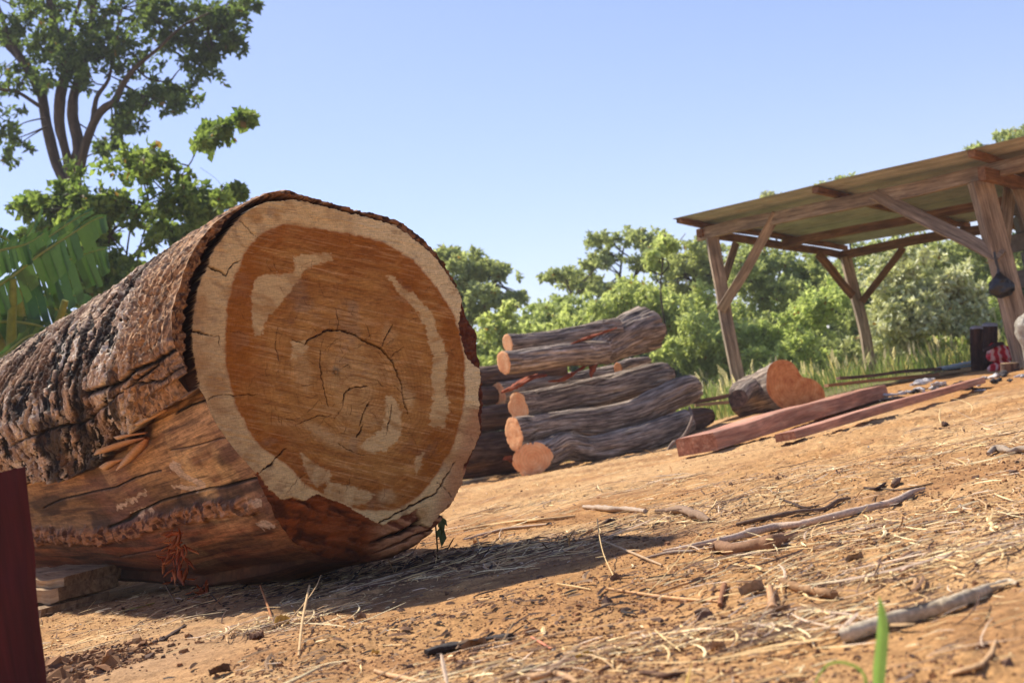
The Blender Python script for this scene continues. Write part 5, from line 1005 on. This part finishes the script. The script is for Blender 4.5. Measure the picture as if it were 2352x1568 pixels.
stick('straw', 'pale straw on lit soil right of the big log, upper one', 'straw', Z6, [(1640,368),(1850,330),(2050,305),(2352,282)], [2,3.5,3.5,2.5], srgb(224,184,130), .08)
stick('straw', 'bent pale straw on lit soil right of the big log, lower one', 'straw', Z6, [(1780,422),(1880,372),(1960,352),(2120,338),(2290,320)], [2,3,3.5,3,2], srgb(206,164,118), .08)
stick('wood_chip', 'pinkish wood chip right of the charred stick', 'wood chip', Z6, [(2142,1152),(2210,1190),(2290,1240)], [3,4,3], srgb(222,140,104), .2, 6, .6)
stick('branch_piece', 'grey weathered stick at the bottom edge right of the tan root', 'branch', Z6, [(1940,1460),(2020,1425),(2090,1400),(2160,1372)], [7,9,8,6], srgb(170,144,114), .3)
stick('twig', 'thin stick leaning from the underside of the big log to the soil', 'twig', ZB, [(775,1075),(800,1120),(860,1195)], [2,2,1.5], srgb(130,100,72), .1, lift=[.10,.05,0])
stick('straw', 'yellow-green straw on the soil left below the big log', 'straw', ZB, [(580,1222),(650,1205),(750,1180)], [2,2.4,1.5], srgb(190,176,100), .05)
stick('bark_scrap', 'dark bark scrap on the sand left of the dried leaf heap', 'bark scrap', ZB, [(780,1360),(840,1320),(900,1285)], [5,7,4], DKB, .4, 8, .5)
stick('twig', 'dark mossy twig in the bottom centre of the yard', 'twig', Z7, [(850,1490),(960,1500),(1050,1508),(1160,1495)], [5,8,9,4], srgb(96,66,48), .4, 8, .7)
stick('branch_piece', 'brown stick resting above the long bright straw under the root', 'branch', Z7, [(1230,1080),(1300,1060),(1350,1085)], [5,7,5], srgb(110,84,64), .4)
# dead leaves
def leaf(label, tr, c, L, W, ang, col, curl=.3, tilt=0., cat='leaf', name='dead_leaf', pitch=0):
    p = tr([c])[0]; g = G(np.array(p[0]), np.array(p[1])); Z = (g - CAM) @ Fw; L = L * Z / F; W = W * Z / F
    u = np.linspace(0, 1, 13); v = np.linspace(-1, 1, 9); U, Vv = np.meshgrid(u, v, indexing='ij'); w = np.sin(np.clip(U * .96 + .02, 0, 1) * math.pi) ** .75 * W / 2 * (1 + .12 * np.sin(U * 23))
    x = (U - .5) * L; y = Vv * w; z = curl * W * (np.abs(Vv) ** 1.6) + .10 * L * np.sin(U * 3.1) * curl + .004 * fbm(v3(U * 5, Vv * 3, p[0]), 2, 3)
    ca, sa = math.cos(ang), math.sin(ang); cp, sp = math.cos(pitch), math.sin(pitch); xr = x * cp - z * sp; zr = x * sp + z * cp; ct, st_ = math.cos(tilt), math.sin(tilt); y2 = y * ct - zr * st_; z2 = y * st_ + zr * ct
    V = np.stack([g[0] + xr * ca - y2 * sa, g[1] + xr * sa + y2 * ca, g[2] + z2 - z2.min() + .003], -1).reshape(-1, 3); q = gridf(13, 9); n = len(V); nm = np.array([0, 0, .0012])
    cc = mixc(col, np.array(col) * .6, np.clip(.5 + .5 * fbm(v3(U * 6, Vv * 4, 1), 3, 9), 0, 1)).reshape(-1, 3)
    tag(mesh(name, np.vstack([V, V + nm]), np.vstack([q[:, ::-1], q + n]), TW, None, np.vstack([cc, cc]), True), label, cat)
leaf('broad grey-brown dead leaf left of the tan stub', Z7, (1645, 950), 60, 46, .2, srgb(168,140,112), .35, -.5)
leaf('flat grey dead leaf lying in front of the tan stub', Z7, (1825, 1090), 58, 34, -.1, srgb(176,152,126), .1, -.35)
leaf('small dark dead leaf at the foot of the curled straw', Z7, (680, 860), 26, 20, .4, srgb(132,104,84), .5, -.4)
leaf('dark brown curled leaf half buried left of the dried leaf heap', Z6, (130, 1188), 34, 24, .1, srgb(110,72,50), -.5, -.25)
leaf('dark glossy curled leaf at the bottom edge, left', ZB, (1075, 1530), 52, 28, .7, srgb(110,80,60), .5, -.4)
leaf('pale yellow leaf fragment in the near foreground', Z6, (1000, 1288), 24, 14, -.6, srgb(230,196,110), .3, -.4)
leaf('yellow dried leaf tangled in the straw near the bottom edge', Z7, (470, 1420), 46, 20, .5, srgb(224,186,96), .6, -.4)
leaf('yellow-brown dried leaf on the heap below the big log', Z6, (310, 1085), 40, 26, -.4, srgb(216,172,84), .6, -.5)
leaf('grey-brown dead leaf above the ringed branch stub', Z8, (530, 900), 46, 22, .3, srgb(160,136,112), .3, -.3)
leaf('brown flat leaf beside the charred stick', Z6, (1730, 1250), 60, 40, .3, srgb(140,112,86), .3, -.35)
leaf('small grey leaf beside the tilted straw', Z6, (890, 1035), 28, 22, .3, srgb(150,126,106), .5, -.4)
leaf('dark leaf under the mottled branch at its left', Z8, (470, 1320), 40, 20, .2, srgb(120,92,74), .2, -.3)
leaf('pale leaf scrap by the fan of dry grass', Z7, (1400, 1345), 36, 24, .1, srgb(196,160,124), .4, -.3)
# green leaf behind the log's lower right edge
def hang():
    mb = MB()
    for (x, y, a, L) in ((1480, 330, 1.3, 40), (1490, 420, 1.7, 42), (1465, 380, 1.9, 30), (1500, 300, 1.0, 26)):
        p = Z6([(x, y)])[0]; Zl = 4.75; c = P(np.array(p[0]), np.array(p[1]), Zl); d = math.cos(a) * Rc - math.sin(a) * Uc; L = L * Zl / F; s = np.cross(d, Fw); k = Fw * .2
        q = [c - d * L * .5, c + (s + k) * L * .22, c + d * L * .55, c - (s - k) * L * .22]; mb.add(q, [[0, 1, 2, 3]], srgb(84, 96, 66))
    p = P(np.array([1008., 1004, 1000]), np.array([1290., 1250, 1200]), 4.8); p[0][2] = max(p[0][2], .0); add_tube(mb, p, .003, 5, col=srgb(90, 80, 50), n=6)
    tag(mb.build('leafy_sprig', LM, None, False), 'dusty green sprig hanging behind the lower right edge of the big log', 'sprig')
hang()
# green grass blade and its bent neighbour, near the lens
def blade(label, pts, w, Z, c):
    p = np.array(pts, float); q = P(p[:, 0], p[:, 1], Z); mb = MB(); n = 26; cc, ww = spline(q, np.array(w) * Z / F, n); T = np.gradient(cc, axis=0); T /= np.linalg.norm(T, axis=1)[:, None]; s = np.cross(T, Fw); s /= np.linalg.norm(s, axis=1)[:, None]
    k = np.linspace(-1, 1, 7); V = cc[:, None] + s[:, None] * (k[None] * ww[:, None] / 2)[..., None] + Fw * (np.abs(k)[None] * ww[:, None] * -.18)[..., None]; t = np.linspace(0, 1, n)
    col = mixc(c, np.array(c) * 1.15 + .03, np.abs(np.sin(k * 9))[None] * np.ones((n, 1))); mb.add(V.reshape(-1, 3), gridf(n, 7), col.reshape(-1, 3)); tag(mb.build('grass_blade', LM), label, 'grass blade')
zb = (G(np.array(2000.), np.array(1640.)) - CAM) @ Fw
blade('upright green grass blade in the near right foreground', [(2010,1680),(2015,1600),(2019,1530),(2026,1450),(2024,1400),(2019,1367)], [10,24,30,27,17,1], zb, srgb(128,160,88))
blade('thin bent grass blade left of the upright one', [(2000,1640),(1985,1550),(1945,1522),(1905,1524),(1880,1552),(1862,1600)], [5,7,7,7,5,2], zb + .02, srgb(140,160,90))
blade('short grass blade at the foot of the upright one', [(2010,1640),(1993,1590),(1985,1560)], [12,14,3], zb + .02, srgb(150,156,100))
blade('pale dry grass blade at the bottom edge', [(1570,1640),(1578,1568),(1590,1520)], [7,9,1], 1.75, srgb(216,186,130))
# fan of dry grass, straw heaps, scattered straw, chips and crumbs: nobody could count them
def scatter_straw(name, label, n, seed, region, Lr, Wr, cols, heap=None):
    rs = np.random.default_rng(seed)
    if heap is None:
        Y = np.exp(rs.uniform(math.log(region[0]), math.log(region[1]), n * 3)); X = rs.uniform(-.48, .50, n * 3) * Y
        dens = fbm(v3(X * 1.6, Y * 1.1, 3), 3, 15) + .35 * fbm(v3(X * 6, Y * 5, 3), 2, 16); k = dens > rs.uniform(-.7, .7, n * 3); k &= ~(np.hypot((X + 1.05) / .4, (Y - 3.3) / .9) < 1); k &= ~((Y < 1.9) & (rs.random(n * 3) < .3)); X, Y = X[k][:n], Y[k][:n]
    else:
        X = rs.normal(heap[0], heap[2], n); Y = rs.normal(heap[1], heap[3], n)
    M = len(X); L = rs.uniform(*Lr, M) * rs.choice([.5, 1, 1, 2.2], M); W = rs.uniform(*Wr, M) * 1.45; a = rs.normal(.3, 1.1, M); S = 6
    t = np.linspace(-.5, .5, S); bend = rs.normal(0, .18, M); h0 = np.abs(rs.normal(0, .006, M)) + (rs.random(M) < .06) * rs.uniform(0, .03, M); tilt = rs.normal(0, .06, M) + (rs.random(M) < .03) * rs.normal(0, .5, M)
    x = X[:, None] + np.cos(a)[:, None] * t * L[:, None] - np.sin(a)[:, None] * (bend * L)[:, None] * (t ** 2) * 4 * .5; y = Y[:, None] + np.sin(a)[:, None] * t * L[:, None] + np.cos(a)[:, None] * (bend * L)[:, None] * (t ** 2) * 2
    z = gz(X, Y, False)[:, None] * .5 + gz(x, y, False) * .5 + h0[:, None] + W[:, None] * .5 + np.abs(tilt[:, None] * (t + .5) * L[:, None])
    T = np.stack([np.cos(a), np.sin(a), 0 * a], -1); s = np.stack([-np.sin(a), np.cos(a), 0 * a], -1); up = np.array([0, 0, 1.]); wt = 1 - .6 * np.abs(t * 2) ** 3
    C = np.stack([x, y, z], -1); sw = (W[:, None] * wt)[..., None] * s[:, None]; uw = (W[:, None] * wt * rs.uniform(.3, 1, M)[:, None])[..., None] * up
    V = np.stack([C + sw, C + uw, C - sw], 2).reshape(-1, 3); b = (np.arange(M) * S * 3)[:, None, None] + (np.arange(S - 1) * 3)[None, :, None] + np.arange(2)[None, None]
    Q = np.stack([b, b + 1, b + 4, b + 3], -1).reshape(-1, 4); cc = cols[rs.integers(0, len(cols), M)] * rs.uniform(.75, 1.15, M)[:, None]
    return V, Q, np.repeat(cc, S * 3, 0)
SC_ = np.array([srgb(240,206,146), srgb(226,188,130), srgb(208,170,122), srgb(248,224,172), srgb(182,144,104), srgb(140,108,82), srgb(216,188,158), srgb(100,74,58)])
A1 = scatter_straw('', '', 3600, 1, (1.35, 14), (.02, .085), (.0006, .0017), SC_)
def join(*a):
    V = []; Q = []; c = []; n = 0
    for v, q, k in a: V.append(v); Q.append(q + n); c.append(k); n += len(v)
    return np.vstack(V), np.vstack(Q), np.vstack(c)
A2 = scatter_straw('', '', 800, 2, (1.9, 12), (.04, .13), (.0012, .0034), SC_)
A3 = scatter_straw('', '', 5500, 3, (1.35, 6), (.006, .022), (.0006, .0014), SC_)
V, Q, c = join(A1, A2, A3)
tag(mesh('straw_litter', V, Q, TW, None, c, False), 'dry straw and twig litter strewn over the soil', 'straw litter', kind='stuff')
def heap_at(tr, c): p = tr([c])[0]; return G(np.array(p[0]), np.array(p[1]))
hs = []
for k, (tr, c, n, sx, sy, L) in enumerate([(Z7, (1750, 1270), 60, .05, .04, (.04, .12)), (Z6, (250, 1090), 220, .10, .06, (.03, .10)), (Z8, (1300, 210), 260, .35, .25, (.04, .12)), (Z8, (520, 740), 260, .25, .2, (.04, .12)), (Z6, (1900, 600), 500, .28, .22, (.03, .10)), (Z7, (1150, 420), 260, .22, .3, (.03, .1)), (Z7, (400, 280), 300, .4, .5, (.03, .12)), (Z8, (900, 900), 260, .16, .12, (.03, .09)), (Z7, (1350, 1230), 120, .1, .06, (.03, .09)), (Z7, (250, 1450), 220, .16, .08, (.02, .07)), (Z8, (300, 430), 300, .5, .4, (.04, .14)), (Z6, (1200, 640), 300, .3, .12, (.02, .08))]):
    h = heap_at(tr, c); hs.append(scatter_straw('', '', n, 30 + k, None, L, (.0007, .0019), SC_, (h[0], h[1], sx, sy)))
DKC = np.array([srgb(70,50,40), srgb(96,70,54), srgb(50,38,32), srgb(120,88,64), srgb(150,120,90)])
for k, (c, n, sx, sy, L) in enumerate([((1000, 700), 500, .35, .18, (.01, .06)), ((1700, 600), 420, .3, .16, (.01, .06)), ((300, 720), 300, .3, .15, (.01, .05)), ((1900, 1000), 160, .3, .2, (.01, .04))]):
    h = heap_at(Z6, c); hs.append(scatter_straw('', '', n, 60 + k, None, L, (.0015, .0045), DKC, (h[0], h[1], sx, sy)))
V, Q, c = join(*hs); tag(mesh('straw_heaps', V, Q, TW, None, c, False), 'denser tangles of dry straw lying in heaps', 'straw', kind='stuff')
def crumbs(n, seed, rng, size, cols, dens=None, at=None):
    rs = np.random.default_rng(seed); Y = np.exp(rs.uniform(math.log(rng[0]), math.log(rng[1]), n * 2)); X = rs.uniform(-.48, .50, n * 2) * Y
    k = fbm(v3(X * 2.2, Y * 2, 8), 3, 19) > rs.uniform(-.8, .5, n * 2); k &= ~((np.hypot((X + 1.05) / .35, (Y - 3.3) / .8) < 1) & (rs.random(n * 2) < .9)); X, Y = X[k][:n], Y[k][:n]
    if at is not None: X = rs.normal(at[0], at[2], n); Y = rs.normal(at[1], at[3], n)
    M = len(X)
    v = np.array([(1, 0, 0), (-1, 0, 0), (0, 1, 0), (0, -1, 0), (0, 0, 1), (.6, .6, .5), (-.6, .6, .5), (-.6, -.6, .5), (.6, -.6, .5)], float)
    q = np.array([(0, 2, 5, 5), (0, 2, 4, 5)])
    v = np.array([(-1, -1, -.6), (1, -1, -.6), (1, 1, -.6), (-1, 1, -.6), (-.6, -.6, .6), (.6, -.6, .6), (.6, .6, .6), (-.6, .6, .6)], float); q = np.array([(0, 1, 5, 4), (1, 2, 6, 5), (2, 3, 7, 6), (3, 0, 4, 7), (4, 5, 6, 7)])
    r = size * np.minimum(rs.lognormal(0, .4, M), 2.4); sc = rs.uniform(.6, 1.3, (M, 1, 3)) * [1, 1, .75]; jit = rs.normal(0, .3, (M, 8, 3)); a = rs.uniform(0, 6.28, M); b = (v[None] + jit) * sc * r[:, None, None]
    x = b[..., 0] * np.cos(a)[:, None] - b[..., 1] * np.sin(a)[:, None]; y = b[..., 0] * np.sin(a)[:, None] + b[..., 1] * np.cos(a)[:, None]
    V = np.stack([X[:, None] + x, Y[:, None] + y, gz(X, Y)[:, None] + b[..., 2] + r[:, None] * .35], -1).reshape(-1, 3); Q = (np.arange(M)[:, None, None] * 8 + q[None]).reshape(-1, 4)
    return V, Q, np.repeat(cols[rs.integers(0, len(cols), M)] * rs.uniform(.8, 1.15, M)[:, None], 8, 0)
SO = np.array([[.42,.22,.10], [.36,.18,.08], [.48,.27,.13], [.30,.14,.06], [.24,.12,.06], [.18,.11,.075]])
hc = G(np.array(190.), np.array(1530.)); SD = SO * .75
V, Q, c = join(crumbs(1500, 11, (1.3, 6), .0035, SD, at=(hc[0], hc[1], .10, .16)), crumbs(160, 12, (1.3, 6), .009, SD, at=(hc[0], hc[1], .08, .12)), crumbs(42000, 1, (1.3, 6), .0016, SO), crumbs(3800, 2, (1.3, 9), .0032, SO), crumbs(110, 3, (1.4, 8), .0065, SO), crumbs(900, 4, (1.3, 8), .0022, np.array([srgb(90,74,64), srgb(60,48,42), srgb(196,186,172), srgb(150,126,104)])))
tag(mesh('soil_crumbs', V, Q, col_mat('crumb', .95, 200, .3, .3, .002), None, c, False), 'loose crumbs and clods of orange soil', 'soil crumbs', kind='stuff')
# ================================================================ HAZE
def haze():
    a, b, z0, z1 = -230, 230, -1.6, 19.0
    V = np.array([(x, y, z) for z in (z0, z1) for y in (a, b) for x in (a, b)], float)
    Q = np.array([(0, 2, 3, 1), (4, 5, 7, 6), (0, 1, 5, 4), (2, 6, 7, 3), (0, 4, 6, 2), (1, 3, 7, 5)])
    m = bpy.data.materials.new('haze_air'); m.use_nodes = True; nt = m.node_tree; nt.nodes.clear()
    o = nt.nodes.new('ShaderNodeOutputMaterial'); v = nt.nodes.new('ShaderNodeVolumePrincipled'); v.inputs['Color'].default_value = (.88, .92, 1, 1); v.inputs['Density'].default_value = .0011; v.inputs['Anisotropy'].default_value = .2
    nt.links.new(v.outputs[0], o.inputs['Volume'])
    tag(mesh('haze', V, Q, m, None, None, False), 'thin dusty haze over the yard', kind='stuff')
haze()
